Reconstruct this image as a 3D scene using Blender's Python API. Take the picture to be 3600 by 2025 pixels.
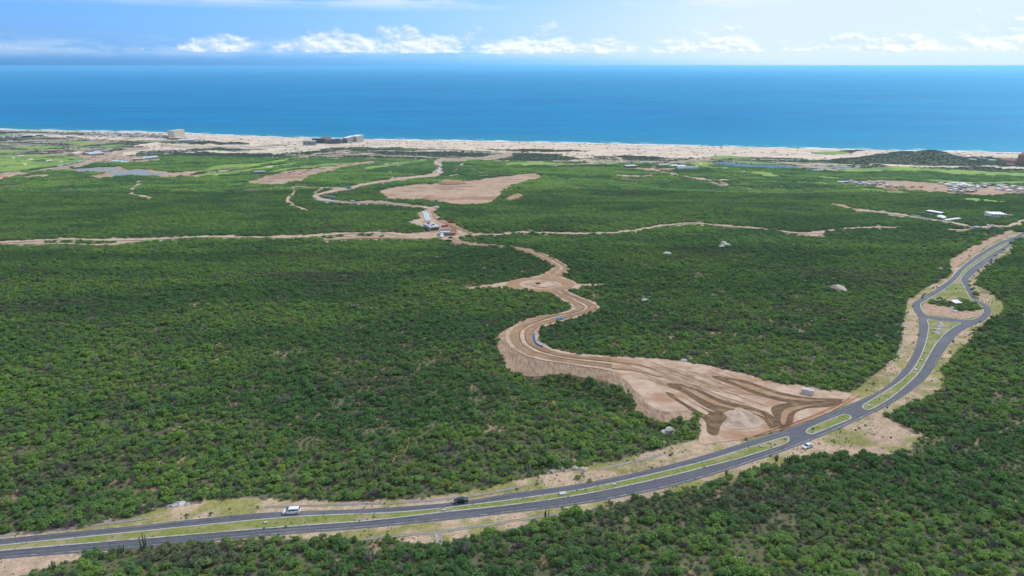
import bpy, bmesh, math, random
import numpy as np
from mathutils import Vector, Matrix, Euler
from mathutils.geometry import delaunay_2d_cdt

for o in list(bpy.data.objects):
    bpy.data.objects.remove(o)
scene = bpy.context.scene
COL = scene.collection
rnd = random.Random(7)
rng = np.random.default_rng(7)

# ------------------------------------------------------------------ camera
ZC = 376.0                                   # drone height above the sea
FPX, CU, CV = 2450.0, 1800.0, 1012.5         # focal length and centre in photo pixels
PITCH = math.radians(17.7)
cam_data = bpy.data.cameras.new('camera')
cam_data.sensor_width = 36.0
cam_data.lens = FPX / 3600.0 * 36.0
cam_data.clip_start = 1.0
cam_data.clip_end = 400000.0
cam = bpy.data.objects.new('camera', cam_data)
cam.location = (0, 0, ZC)
cam.rotation_euler = (math.pi / 2 - PITCH, 0, 0)
COL.objects.link(cam)
scene.camera = cam

# ------------------------------------------------------------------ sky and sun
SUN_AZ = math.radians(45.0)      # to the right of the view direction (+Y)
SUN_EL = math.radians(42.0)
SKY_STRENGTH = 0.129
SUN_STRENGTH = 1.55
EXPOSURE = 0.80

world = bpy.data.worlds.new('World')
scene.world = world
world.use_nodes = True
wt = world.node_tree
wt.nodes.clear()


class NT:
    """small helper to wire shader nodes"""
    def __init__(self, tree):
        self.t = tree

    def n(self, typ, props=None, **inputs):
        nd = self.t.nodes.new(typ)
        for k, v in (props or {}).items():
            setattr(nd, k, v)
        for k, v in inputs.items():
            key = k.replace('__', ' ')
            if key.isdigit():
                key = int(key)
            elif key.startswith('i') and key[1:].isdigit():
                key = int(key[1:])
            s = nd.inputs[key]
            if isinstance(v, bpy.types.NodeSocket):
                self.t.links.new(v, s)
            else:
                s.default_value = v
        return nd

    def math(self, op, a, b=None, c=None, clamp=False):
        kw = {'i0': a}
        if b is not None:
            kw['i1'] = b
        if c is not None:
            kw['i2'] = c
        return self.n('ShaderNodeMath', {'operation': op, 'use_clamp': clamp}, **kw).outputs[0]

    def mix(self, fac, a, b, blend='MIX'):
        nd = self.t.nodes.new('ShaderNodeMix')
        nd.data_type = 'RGBA'
        nd.blend_type = blend
        for s, v in ((nd.inputs[0], fac), (nd.inputs[6], a), (nd.inputs[7], b)):
            if isinstance(v, bpy.types.NodeSocket):
                self.t.links.new(v, s)
            else:
                if s.type == 'RGBA' and len(v) == 3:
                    v = (*v, 1.0)
                s.default_value = v
        return nd.outputs[2]

    def ramp(self, fac, lo, hi):
        nd = self.t.nodes.new('ShaderNodeMapRange')
        nd.interpolation_type = 'SMOOTHSTEP'
        self.t.links.new(fac, nd.inputs[0])
        for i, v in ((1, lo), (2, hi)):
            if isinstance(v, bpy.types.NodeSocket):
                self.t.links.new(v, nd.inputs[i])
            else:
                nd.inputs[i].default_value = v
        return nd.outputs[0]

    def noise(self, vec, scale, detail=4.0, rough=0.55, dim='3D'):
        nd = self.t.nodes.new('ShaderNodeTexNoise')
        nd.noise_dimensions = dim
        if vec is not None:
            self.t.links.new(vec, nd.inputs['Vector'])
        nd.inputs['Scale'].default_value = scale
        nd.inputs['Detail'].default_value = detail
        nd.inputs['Roughness'].default_value = rough
        return nd.outputs['Fac']


W = NT(wt)
sky = W.n('ShaderNodeTexSky', {'sky_type': 'NISHITA', 'sun_disc': False, 'sun_elevation': SUN_EL,
                               'sun_rotation': SUN_AZ, 'altitude': 0.0, 'air_density': 0.6,
                               'dust_density': 1.3, 'ozone_density': 8.0})
tc = W.n('ShaderNodeTexCoord')
vdir = W.n('ShaderNodeVectorMath', {'operation': 'NORMALIZE'}, i0=tc.outputs['Generated']).outputs[0]
sep = W.n('ShaderNodeSeparateXYZ', i0=vdir)
elev = W.math('MULTIPLY', W.math('ARCSINE', sep.outputs[2]), 57.2958)          # degrees
azim = W.math('ADD', W.math('MULTIPLY', W.math('ARCTAN2', sep.outputs[0], sep.outputs[1]), 57.2958), 7.5)
# a rank of fair-weather cumulus low over the sea, all the way round
def cloud_noise(daz, delv, seed, ka=0.30, ke=0.62, det=8.0):
    v = W.n('ShaderNodeCombineXYZ', X=W.math('ADD', W.math('MULTIPLY', azim, -ka), seed + daz),
            Y=W.math('ADD', W.math('MULTIPLY', elev, ke), delv), Z=seed * 0.37).outputs[0]
    return W.noise(v, 1.0, det, 0.62)
n0 = cloud_noise(0.0, 0.0, 6.6)
n1 = cloud_noise(-0.06, 0.11, 6.6)
nf = cloud_noise(0.0, 0.0, 9.4, 0.16, 0.9, 6.0)
broad = W.noise(W.n('ShaderNodeCombineXYZ', X=W.math('ADD', W.math('MULTIPLY', azim, -0.055), 27.0), Y=0.0, Z=2.6).outputs[0], 1.0, 2.0, 0.5)
top = W.math('ADD', 2.0, W.math('MULTIPLY', W.ramp(broad, 0.40, 0.68), 3.1))     # cloud-top elevation
below = W.ramp(elev, 0.62, 1.10)                                                # flat bases
above = W.math('SUBTRACT', 1.0, W.ramp(elev, 1.05, top))
band = W.math('MULTIPLY', below, above)
dens = W.math('ADD', n0, W.math('MULTIPLY', W.math('SUBTRACT', band, 1.0), 0.42))
dens = W.math('ADD', dens, W.math('MULTIPLY', W.math('SUBTRACT', W.ramp(broad, 0.36, 0.66), 0.75), 0.16))
cmask = W.ramp(dens, 0.33, 0.56)
veil = W.math('MULTIPLY', W.math('MULTIPLY', W.ramp(nf, 0.36, 0.62), W.ramp(elev, 0.3, 1.0)), W.math('SUBTRACT', 1.0, W.ramp(elev, 1.3, 2.3)))
# thin high cloud, then unseen broken cloud overhead, brightened to raise ambient light
v2 = W.n('ShaderNodeCombineXYZ', X=W.math('MULTIPLY', azim, 0.10), Y=W.math('MULTIPLY', elev, 0.9), Z=8.3).outputs[0]
cir = W.math('MULTIPLY', W.ramp(W.noise(v2, 1.0, 6.0, 0.6), 0.44, 0.70), W.ramp(elev, 3.7, 5.0))
cir = W.math('MULTIPLY', cir, 0.8)
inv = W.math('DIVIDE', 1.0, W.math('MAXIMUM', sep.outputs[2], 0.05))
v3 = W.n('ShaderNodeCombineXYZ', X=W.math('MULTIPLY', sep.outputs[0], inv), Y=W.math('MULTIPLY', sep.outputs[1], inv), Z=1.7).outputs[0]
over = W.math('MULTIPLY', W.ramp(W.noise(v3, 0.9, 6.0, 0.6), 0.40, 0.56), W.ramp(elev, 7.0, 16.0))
lit = W.ramp(W.math('SUBTRACT', n0, n1), -0.06, 0.07)
ccol = W.mix(lit, (3.2, 3.8, 4.5), (4.9, 5.0, 5.05))  # sun side and shaded side painted into the cloud colour
skyc = W.mix(1.0, sky.outputs[0], (0.50, 0.735, 1.0), 'MULTIPLY')
skyc = W.mix(W.math('SUBTRACT', 1.0, W.ramp(elev, 0.0, 2.4)), skyc, W.mix(1.0, skyc, (0.80, 1.20, 1.42), 'MULTIPLY'))
lum = W.n('ShaderNodeRGBToBW', i0=skyc).outputs[0]
pale = W.n('ShaderNodeVectorMath', {'operation': 'SCALE'}, i0=(0.84, 1.0, 1.09))
W.t.links.new(W.math('MINIMUM', W.math('MULTIPLY', lum, 0.93), 3.95), pale.inputs['Scale'])
skyc = W.mix(W.math('MULTIPLY', W.ramp(lum, 2.2, 4.6), 0.92), skyc, pale.outputs[0])      # glare towards the sun
skyc = W.mix(W.math('MULTIPLY', veil, 0.28), skyc, (3.9, 4.3, 4.7))
skyc = W.mix(W.math('MULTIPLY', cmask, 0.78), skyc, ccol)
skyc = W.mix(cir, skyc, (4.1, 4.4, 4.7))
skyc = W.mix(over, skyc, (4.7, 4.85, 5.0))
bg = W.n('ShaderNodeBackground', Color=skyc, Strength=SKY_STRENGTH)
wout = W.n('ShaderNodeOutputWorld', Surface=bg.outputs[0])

sun_dir = Vector((math.sin(SUN_AZ) * math.cos(SUN_EL), math.cos(SUN_AZ) * math.cos(SUN_EL), math.sin(SUN_EL)))
sun_data = bpy.data.lights.new('sun', 'SUN')
sun_data.energy = SUN_STRENGTH
sun_data.angle = math.radians(10.0)
sun_data.color = (1.0, 0.955, 0.88)
sun = bpy.data.objects.new('sun', sun_data)
sun.rotation_euler = (-sun_dir).to_track_quat('-Z', 'Y').to_euler()
sun.location = (0, 0, 800)
COL.objects.link(sun)

scene.view_settings.view_transform = 'Standard'
scene.view_settings.look = 'None'
scene.view_settings.gamma = 1.0
scene.view_settings.use_curve_mapping = False
scene.view_settings.exposure = EXPOSURE
scene.render.engine = 'CYCLES'
scene.cycles.max_bounces = 5
scene.cycles.diffuse_bounces = 3
scene.cycles.glossy_bounces = 2
scene.cycles.transparent_max_bounces = 8
scene.cycles.volume_bounces = 1

# ------------------------------------------------------------------ lie of the land
SINP, COSP = math.sin(PITCH), math.cos(PITCH)
SHORE_PX = np.array([(-1500, 436), (0, 454), (601, 466), (978, 482), (1286, 489), (1817, 497), (2376, 511), (2935, 523), (3600, 538), (5200, 572)], float)


def pray(u, v):
    """x/y and drop/y of the line of sight through a photo pixel"""
    du, dv = (np.asarray(u, float) - CU) / FPX, (np.asarray(v, float) - CV) / FPX
    y = COSP - dv * SINP
    return du / y, (SINP + dv * COSP) / y


_k, _r = pray(SHORE_PX[:, 0], SHORE_PX[:, 1])
SHORE_Y = ZC / _r
SHORE_X = _k * SHORE_Y


def shore_y(x):
    return np.interp(x, SHORE_X, SHORE_Y)


def _hash(ix, iy, seed):
    h = (ix * 374761393 + iy * 668265263 + seed * 1442695041) & 0xffffffff
    h = ((h ^ (h >> 13)) * 1274126177) & 0xffffffff
    return ((h ^ (h >> 16)) & 0xffff) / 65535.0


def vnoise(x, y, seed=0):
    x, y = np.asarray(x, float), np.asarray(y, float)
    ix, iy = np.floor(x).astype(np.int64), np.floor(y).astype(np.int64)
    fx, fy = x - ix, y - iy
    fx, fy = fx * fx * (3 - 2 * fx), fy * fy * (3 - 2 * fy)
    a, b = _hash(ix, iy, seed), _hash(ix + 1, iy, seed)
    c, d = _hash(ix, iy + 1, seed), _hash(ix + 1, iy + 1, seed)
    return (a + (b - a) * fx) * (1 - fy) + (c + (d - c) * fx) * fy


def fbm(x, y, seed=0, octaves=4):
    s, a, t = 0.0, 1.0, 0.0
    for o in range(octaves):
        s = s + a * vnoise(x, y, seed + o * 17)
        t += a
        a *= 0.5
        x, y = x * 2.03 + 11.3, y * 2.03 + 5.7
    return s / t


def sstep(t, a, b):
    t = np.clip((t - a) / (b - a), 0, 1)
    return t * t * (3 - 2 * t)


PY = np.array([-200, 100, 175, 500, 1000, 1200], float)
PD = np.array([112, 119, 126, 152, 197, 216], float)


def h_base(x, y):
    near = ZC - np.interp(y, PY, PD)
    q = (shore_y(x) - y) / np.maximum(shore_y(x) - 1150.0, 300.0)
    z0 = ZC - np.interp(1150.0, PY, PD)
    far = np.where(q > 0, z0 * np.abs(np.clip(q, 0, 1)) ** 1.32 + np.minimum(np.maximum(q, 0) * 60, 2.0) * np.clip(1 - q, 0, 1), np.maximum(q * 60, -2.0))
    return np.where(y < 1150.0, near, far)


HILLS = []        # x, y, sx, sy, height
GULLY = None      # (polyline world Nx2, outer polygon world)
FLATS = []        # level water bodies: (polygon world, z)


def seg_dist(px, py, line):
    d = np.full(np.shape(px), 1e9)
    for (x0, y0), (x1, y1) in zip(line[:-1], line[1:]):
        ex, ey = x1 - x0, y1 - y0
        t = np.clip(((px - x0) * ex + (py - y0) * ey) / max(ex * ex + ey * ey, 1e-9), 0, 1)
        d = np.minimum(d, np.hypot(px - x0 - t * ex, py - y0 - t * ey))
    return d


def in_poly(px, py, poly):
    inside = np.zeros(np.shape(px), bool)
    n = len(poly)
    for i in range(n):
        x0, y0 = poly[i]
        x1, y1 = poly[(i + 1) % n]
        if y0 == y1:
            continue
        c = ((y0 > py) != (y1 > py)) & (px < (x1 - x0) * (py - y0) / (y1 - y0) + x0)
        inside ^= c
    return inside


def height(x, y):
    x, y = np.asarray(x, float), np.asarray(y, float)
    z = h_base(x, y)
    land = sstep(shore_y(x) - y, 60, 900)
    amp = 10.0 * sstep(y, 330, 800) * land
    z = z + amp * (fbm(x / 340.0 + 3.3 + y / 900.0, y / 230.0, 5, 2) - 0.5) * 2.0
    z = z + 1.6 * (fbm(x / 45.0, y / 45.0, 9, 2) - 0.5) * sstep(y, 420, 700) * land
    dune = sstep(shore_y(x) - y, 30, 200) * (1 - sstep(shore_y(x) - y, 700, 1100))
    z = z + 4.0 * dune * fbm(x / 90.0, y / 60.0, 21, 3)
    for hx, hy, sx, sy, hh in HILLS:
        z = z + hh * np.exp(-((x - hx) / sx) ** 2 - ((y - hy) / sy) ** 2)
    for poly, zf in FLATS:
        lo, hi = poly.min(0) - 70, poly.max(0) + 70
        m = (x > lo[0]) & (x < hi[0]) & (y > lo[1]) & (y < hi[1])
        if np.any(m):
            xm, ym = x[m], y[m]
            d = np.where(in_poly(xm, ym, poly), 0.0, seg_dist(xm, ym, np.vstack([poly, poly[:1]])))
            w = 1 - sstep(d, 6, 70)
            z = z.copy()
            z[m] = z[m] * (1 - w) + (zf + 0.8 * sstep(d, 0, 5) - 0.6 * (d <= 0)) * w
    if GULLY is not None:
        line, poly = GULLY
        lo, hi = poly.min(0), poly.max(0)
        m = (x > lo[0]) & (x < hi[0]) & (y > lo[1]) & (y < hi[1])
        if np.any(m):
            xm, ym = x[m], y[m]
            ins = in_poly(xm, ym, poly)
            d = seg_dist(xm, ym, line)
            de = seg_dist(xm, ym, np.vstack([poly[len(line) - 1:], poly[:1]]))
            dep = np.minimum(d * 0.52, 7.0) * sstep(de, 0, 22)
            z = z.copy()
            z[m] -= np.where(ins, dep, 0)
    return z


def P(u, v, hf=height):
    """photo pixel -> point on the land (first hit of the line of sight)"""
    u, v = np.atleast_1d(np.asarray(u, float)), np.atleast_1d(np.asarray(v, float))
    k, r = pray(u, v)
    y = np.full(u.shape, 60.0)
    done = np.zeros(u.shape, bool)
    for _ in range(260):
        y2 = np.where(done, y, y * 1.02)
        f = ZC - r * y2 - hf(k * y2, y2)
        y = np.where(done, y, y2)
        done |= (f < 0)
        if done.all() or (y > 6000).all():
            break
    lo, hi = y / 1.02, y * 1.001
    for _ in range(22):
        mid = (lo + hi) / 2
        f = ZC - r * mid - hf(k * mid, mid)
        lo = np.where(f > 0, mid, lo)
        hi = np.where(f > 0, hi, mid)
    y = (lo + hi) / 2
    return np.stack([k * y, y, hf(k * y, y)], -1)


def PX(x, y, z):
    """world -> photo pixel"""
    dz = ZC - z
    f = y * COSP + dz * SINP
    d = dz * COSP - y * SINP
    f = np.maximum(f, 1e-3)
    return CU + FPX * x / f, CV + FPX * d / f


# the bushy knoll by the shore and a couple of low swells
_p = P([3242, 3300, 3075, 2380], [574, 576, 571, 640], h_base)
HILLS += [(_p[0, 0], _p[0, 1] - 20, 75, 120, 27), (_p[1, 0], _p[1, 1], 70, 110, 19), (_p[2, 0], _p[2, 1], 120, 110, 13)]

# edge of the filled road bench: the land falls away outside it
BENCH = [(1803, 1147), (1779, 1168), (1776, 1193), (1793, 1220), (1841, 1250), (1910, 1268), (1979, 1279), (2083, 1294), (2152, 1306), (2178, 1320),
         (2209, 1348), (2228, 1371), (2251, 1390), (2275, 1421), (2310, 1439), (2352, 1448), (2442, 1452), (2461, 1503)]
_line = P([p[0] for p in BENCH], [p[1] for p in BENCH])[:, :2]
_outer = P(*zip(*[(2440, 1560), (2300, 1560), (2120, 1480), (1960, 1420), (1780, 1390), (1690, 1320), (1660, 1230), (1690, 1170), (1750, 1140)]))[:, :2]
GULLY = (_line, np.vstack([_line, _outer]))

# ------------------------------------------------------------------ level water
POND_A = [(248, 599), (266, 594), (332, 591), (416, 591), (424, 595), (384, 602), (332, 603), (262, 602)]
POND_B = [(378, 611), (402, 604), (450, 598), (508, 597), (529, 606), (576, 610), (573, 615), (551, 619), (450, 620), (400, 619)]
LAKE_A = [(2514, 575), (2538, 569), (2599, 575), (2669, 580), (2752, 581), (2805, 586), (2791, 594), (2740, 592), (2678, 591), (2599, 588), (2547, 582)]
LAKE_B = [(2812, 595), (2920, 599), (2900, 603), (2833, 600)]
LAKE_C = [(2857, 581), (2945, 585), (3014, 591), (2962, 592)]
WATERS = []
for nm, poly, lab in (('pond', POND_A, 0), ('pond', POND_B, 0), ('lake', LAKE_A, 1), ('lake', LAKE_B, 1), ('lake', LAKE_C, 1)):
    c = np.mean(poly, 0)
    z0 = float(P(c[0], c[1])[0, 2])
    w = P([p[0] for p in poly], [p[1] for p in poly], lambda x, y: np.full(np.shape(x), z0))[:, :2]
    WATERS.append((nm, w, z0, poly))
for nm, w, z0, poly in WATERS:
    FLATS.append((w, z0))

# ------------------------------------------------------------------ land cover, drawn on the photo's grid and looked up by ground point
RS, RU0, RV0, RW, RH = 2.0, -1000.0, 420.0, 2800, 960
cover = np.zeros((RH, RW), np.uint8)          # 0 = thorn forest
FOREST, COAST, SAND, VERGE, FAIRWAY, DIRT, DARK, CLEAR, SPARSE = range(9)


def fill(poly, cls):
    p = np.array(poly, float)
    p = np.stack([(p[:, 0] - RU0) / RS, (p[:, 1] - RV0) / RS], 1)
    r0, r1 = max(0, int(p[:, 1].min())), min(RH - 1, int(p[:, 1].max()) + 1)
    xs = np.arange(RW) + 0.5
    for r in range(r0, r1 + 1):
        yy = r + 0.5
        cr = []
        for (x0, y0), (x1, y1) in zip(p, np.roll(p, -1, 0)):
            if (y0 > yy) != (y1 > yy):
                cr.append(x0 + (yy - y0) * (x1 - x0) / (y1 - y0))
        cr.sort()
        for a, b in zip(cr[::2], cr[1::2]):
            a, b = max(0, int(round(a))), min(RW, int(round(b)))
            cover[r, a:max(b, a + 1)] = cls


def stroke(line, cls, wpx):
    l = np.array(line, float)
    for (x0, y0), (x1, y1) in zip(l[:-1], l[1:]):
        d = np.hypot(x1 - x0, y1 - y0) + 1e-6
        # the ground is seen obliquely: widen more across than up
        nx, ny = -(y1 - y0) / d * wpx, (x1 - x0) / d * max(1.2, wpx * 0.45)
        ex, ey = (x1 - x0) / d, (y1 - y0) / d
        fill([(x0 + nx - ex, y0 + ny - ey), (x1 + nx + ex, y1 + ny + ey), (x1 - nx + ex, y1 - ny + ey), (x0 - nx - ex, y0 - ny - ey)], cls)


def cover_at(x, y, z=None, warp=1.0):
    if z is None:
        z = height(x, y)
    u, v = PX(x, y, z)
    far = np.clip((1400 - v) / 1000, 0, 1)
    au, av = (9 + 12 * far) * warp, (5 - 1.8 * far) * warp
    u = u + (fbm(u / 31.0, v / (13.0), 3, 3) - 0.5) * 2 * au
    v = v + (fbm(u / 27.0 + 50, v / 11.0, 4, 3) - 0.5) * 2 * av
    i, j = ((u - RU0) / RS).astype(int), ((v - RV0) / RS).astype(int)
    c = cover[np.clip(j, 0, RH - 1), np.clip(i, 0, RW - 1)]
    knoll = sum(hh * np.exp(-((x - hx) / sx) ** 2 - ((y - hy) / sy) ** 2) for hx, hy, sx, sy, hh in HILLS)
    return np.where(knoll > 3.0, DARK, c)


# coastal strip
SHP = [(float(a), float(b)) for a, b in SHORE_PX]
fill([(a, b - 30) for a, b in SHP] + [(5200, 640), (3600, 600), (3200, 590), (2900, 600), (2500, 578), (2300, 578), (1900, 570), (1500, 562), (1100, 556), (900, 556), (600, 545), (300, 560), (0, 572), (-1500, 580)], COAST)
fill([(a, b - 40) for a, b in SHP if a > 900] + [(5200, 605), (3600, 552), (3300, 560), (2900, 562), (2620, 550), (2500, 556), (2250, 556), (2050, 545), (1800, 535), (1560, 524), (1400, 518), (1200, 518), (1000, 528), (880, 520), (640, 520), (660, 495), (760, 492), (870, 484)], SAND)
fill([(a, b - 40) for a, b in SHP if a <= 978] + [(978, 496), (800, 484), (640, 478), (450, 470), (200, 463), (0, 459), (-1500, 441)], SAND)
# tan building ground and tracks inland of the tower
for pl in ([(360, 545), (470, 520), (600, 512), (720, 515), (860, 512), (900, 523), (760, 522), (640, 528), (520, 530), (440, 548), (380, 560)],
           [(540, 500), (620, 506), (730, 506), (900, 500), (900, 514), (760, 512), (640, 518), (560, 520), (470, 512)],
           [(640, 536), (740, 530), (860, 532), (960, 524), (1100, 520), (1130, 530), (980, 540), (860, 540), (730, 540)],
           [(0, 470), (200, 474), (330, 476), (560, 486), (600, 492), (430, 494), (300, 486), (100, 478)],
           [(1230, 527), (1420, 530), (1560, 527), (1700, 536), (1620, 540), (1480, 536), (1330, 534)],
           [(1980, 540), (2130, 536), (2160, 546), (2060, 556), (1960, 552)],
           [(3050, 576), (3200, 574), (3400, 580), (3600, 588), (3600, 594), (3420, 590), (3250, 588), (3130, 584)],
           [(560, 466), (820, 476), (1000, 486), (1020, 500), (900, 505), (760, 493), (600, 483)]):
    fill(pl, SAND)
for pl in ([(640, 498), (740, 494), (790, 500), (720, 506), (650, 505)], [(745, 502), (830, 498), (880, 504), (850, 508), (760, 508)],
           [(600, 540), (700, 534), (900, 540), (1010, 545), (900, 552), (720, 552), (620, 548)], [(660, 524), (760, 520), (880, 524), (800, 530), (690, 530)],
           [(1160, 520), (1300, 523), (1480, 527), (1400, 531), (1260, 530), (1180, 527)], [(1280, 533), (1500, 531), (1620, 532), (1740, 540), (1700, 552), (1500, 546), (1340, 541)],
           [(1340, 541), (1560, 549), (1640, 556), (1500, 560), (1360, 556), (1200, 552), (1240, 545)], [(1070, 534), (1140, 530), (1150, 541), (1080, 549)],
           [(1700, 524), (1900, 526), (2060, 531), (1980, 534), (1830, 533)], [(1740, 541), (1900, 541), (2010, 552), (2060, 560), (1900, 567), (1740, 563)],
           [(2150, 545), (2260, 548), (2360, 556), (2300, 566), (2200, 560)], [(2800, 562), (2950, 566), (3100, 568), (3340, 570), (3420, 574), (3250, 578), (2950, 574)],
           [(3360, 548), (3480, 552), (3560, 562), (3600, 575), (3600, 585), (3450, 576), (3380, 566)], [(3050, 584), (3200, 590), (3000, 592)],
           [(3260, 590), (3450, 586), (3600, 596), (3600, 603), (3420, 600)],
           [(2940, 532), (3040, 528), (3000, 540)], [(3085, 540), (3180, 532), (3320, 535), (3390, 560), (3330, 571), (3150, 570), (2960, 568), (3030, 552)]):
    fill(pl, DARK)
# strips of bare and green ground among the links
LEFT_GOLF = [(-300, 560), (0, 546), (120, 545), (210, 546), (290, 556), (300, 566), (240, 577), (140, 592), (60, 602), (0, 606), (-300, 640)]
FAIRWAYS = [LEFT_GOLF,
            [(688, 603), (735, 588), (800, 579), (900, 575), (1015, 558), (1035, 560), (985, 573), (900, 586), (800, 592), (725, 606)],
            [(700, 616), (790, 603), (860, 597), (905, 590), (1000, 578), (1055, 568), (1040, 578), (960, 592), (900, 600), (835, 613), (740, 619)],
            [(930, 606), (1000, 592), (1100, 582), (1160, 574), (1250, 572), (1190, 580), (1100, 590), (1030, 597), (970, 604)],
            [(1262, 594), (1300, 586), (1345, 580), (1400, 571), (1480, 561), (1505, 563), (1450, 577), (1370, 588), (1310, 596)],
            [(1770, 570), (1900, 570), (2000, 576), (1900, 583), (1780, 582)], [(2115, 576), (2160, 571), (2165, 578), (2130, 581)],
            [(2415, 577), (2450, 569), (2500, 572), (2525, 582), (2490, 586), (2440, 583)], [(2500, 550), (2570, 549), (2650, 556), (2600, 559), (2530, 557)],
            [(2570, 567), (2700, 573), (2790, 577), (2700, 580), (2600, 574)],
            [(2555, 598), (2640, 602), (2710, 607), (2740, 619), (2690, 620), (2620, 606)],
            [(2905, 606), (3000, 594), (3154, 587), (3294, 594), (3600, 609), (3800, 614), (3800, 628), (3600, 620), (3399, 615), (3259, 605), (3049, 603)],
            [(3215, 632), (3329, 633), (3381, 641), (3600, 638), (3800, 640), (3800, 652), (3600, 647), (3399, 649), (3294, 642)],
            [(2833, 648), (2875, 641), (2930, 648), (2880, 651)], [(3004, 661), (3084, 666), (3224, 680), (3154, 682), (3049, 673)],
            [(3350, 700), (3416, 697), (3539, 709), (3520, 714), (3416, 709)], [(2840, 619), (2927, 622), (2985, 634), (2900, 630)],
            [(2850, 537), (2950, 533), (2985, 537), (2920, 544)], [(0, 474), (30, 473), (32, 479), (0, 481)],
            [(225, 499), (290, 500), (345, 507), (300, 512), (240, 508)], [(60, 516), (150, 512), (230, 518), (160, 524), (80, 524)], [(-60, 530), (60, 527), (130, 531), (50, 538), (-60, 540)], [(350, 514), (420, 508), (440, 512), (380, 520)], [(250, 528), (300, 524), (290, 532)]]
for pl in FAIRWAYS:
    fill(pl, FAIRWAY)
for pl in ([(155, 551), (200, 549), (235, 553), (225, 559), (170, 557)], [(0, 553), (18, 553), (16, 559), (0, 560)], [(60, 549), (90, 549), (85, 553), (66, 553)], [(120, 562), (180, 563), (170, 570), (110, 567)], [(0, 583), (40, 580), (30, 586), (0, 588)], [(40, 566), (80, 565), (70, 570)], [(230, 560), (270, 562), (240, 567)]):
    fill(pl, DARK)
for pl in ([(640, 622), (700, 614), (760, 600), (860, 585), (900, 577), (880, 588), (800, 602), (740, 616), (690, 624)],
           [(560, 612), (590, 605), (620, 606), (690, 600), (720, 592), (730, 597), (680, 614), (620, 625), (560, 626)],
           [(870, 640), (930, 622), (1000, 602), (1080, 594), (1180, 580), (1290, 566), (1350, 566), (1300, 574), (1220, 588), (1160, 604), (1090, 622), (1060, 636), (990, 650), (930, 653), (865, 650)],
           [(1360, 577), (1480, 565), (1500, 566), (1400, 580)], [(1262, 596), (1300, 596), (1290, 604), (1270, 600)],
           [(2380, 570), (2420, 560), (2520, 550), (2560, 556), (2480, 563)], [(3307, 607), (3360, 608), (3430, 615), (3380, 617)],
           [(3500, 617), (3700, 620), (3700, 628), (3560, 622)], [(-200, 630), (0, 608), (60, 602), (90, 610), (0, 634), (-200, 660)],
           [(80, 622), (140, 614), (190, 616), (150, 624), (90, 628)], [(300, 622), (350, 612), (420, 614), (420, 622), (340, 628)],
           [(220, 596), (300, 590), (430, 586), (450, 594), (520, 594), (590, 606), (600, 614), (560, 624), (540, 616), (400, 622), (360, 610), (260, 606)],
           [(270, 548), (330, 530), (380, 530), (400, 545), (440, 548), (560, 550), (565, 564), (480, 570), (380, 574), (300, 572), (240, 590), (210, 590), (280, 566)],
           [(2190, 586), (2240, 586), (2290, 592), (2360, 590), (2400, 596), (2360, 600), (2290, 604), (2210, 594)],
           [(2960, 640), (3050, 634), (3180, 636), (3300, 644), (3420, 652), (3600, 655), (3760, 665), (3760, 700), (3600, 684), (3470, 690), (3380, 684), (3250, 676), (3140, 668), (3050, 658), (2960, 650)]):
    fill(pl, DIRT)
FIELD = [(1333, 671), (1403, 655), (1494, 646), (1599, 641), (1704, 627), (1800, 616), (1880, 610), (1907, 614), (1895, 628), (1850, 642), (1790, 660), (1766, 683), (1740, 700), (1718, 716), (1669, 722), (1599, 722), (1557, 713), (1476, 704), (1368, 702), (1347, 690)]
fill(FIELD, DIRT)
for w_ in WATERS:
    fill([(a, b) for a, b in w_[3]], CLEAR)

# road edges in the photo (left of travel first)
HW_UP = [(-420, 1932), (-160, 1911), (0, 1895), (450, 1851), (900, 1805), (1288, 1789), (1599, 1766), (1800, 1734), (2059, 1698), (2318, 1642), (2490, 1596), (2663, 1541), (2824, 1489), (2948, 1438), (3073, 1384), (3135, 1342), (3188, 1282),
         (3217, 1224), (3231, 1162), (3227, 1115), (3214, 1094), (3209, 1077), (3213, 1064), (3224, 1056), (3257, 1038), (3303, 1008), (3339, 982), (3364, 954), (3393, 928), (3424, 903), (3469, 876), (3511, 852), (3555, 838), (3600, 816), (3680, 784)]
HW_LO = [(-420, 2008), (-160, 1985), (0, 1966), (450, 1930), (900, 1888), (1288, 1857), (1599, 1826), (1800, 1803), (2059, 1771), (2318, 1721), (2490, 1675), (2700, 1606), (2820, 1562), (2948, 1509), (3073, 1451), (3155, 1407), (3238, 1347), (3280, 1301), (3309, 1252),
         (3346, 1199), (3383, 1164), (3424, 1143), (3460, 1127), (3482, 1105), (3484, 1092), (3476, 1078), (3460, 1067), (3436, 1056), (3421, 1028), (3405, 1000), (3403, 987), (3426, 964), (3464, 931), (3507, 900), (3534, 878), (3566, 857), (3600, 828), (3680, 796)]
ISL_MAIN = [(-420, 1953), (-160, 1932), (0, 1917), (450, 1872), (1000, 1819), (1405, 1800), (1676, 1772), (1900, 1742), (2059, 1718), (2318, 1661), (2490, 1617), (2620, 1577), (2756, 1537), (2772, 1540), (2776, 1549), (2766, 1560), (2749, 1567), (2620, 1608), (2490, 1642), (2318, 1685), (2059, 1739), (1800, 1777), (1599, 1799), (1288, 1834), (1000, 1855), (450, 1901), (0, 1939), (-160, 1955), (-420, 1977)]
ISL_SMALL = [(2831, 1520), (2845, 1505), (2900, 1482), (2962, 1458), (2982, 1459), (2993, 1465), (2992, 1473), (2980, 1480), (2920, 1504), (2858, 1528), (2840, 1527)]
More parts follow.
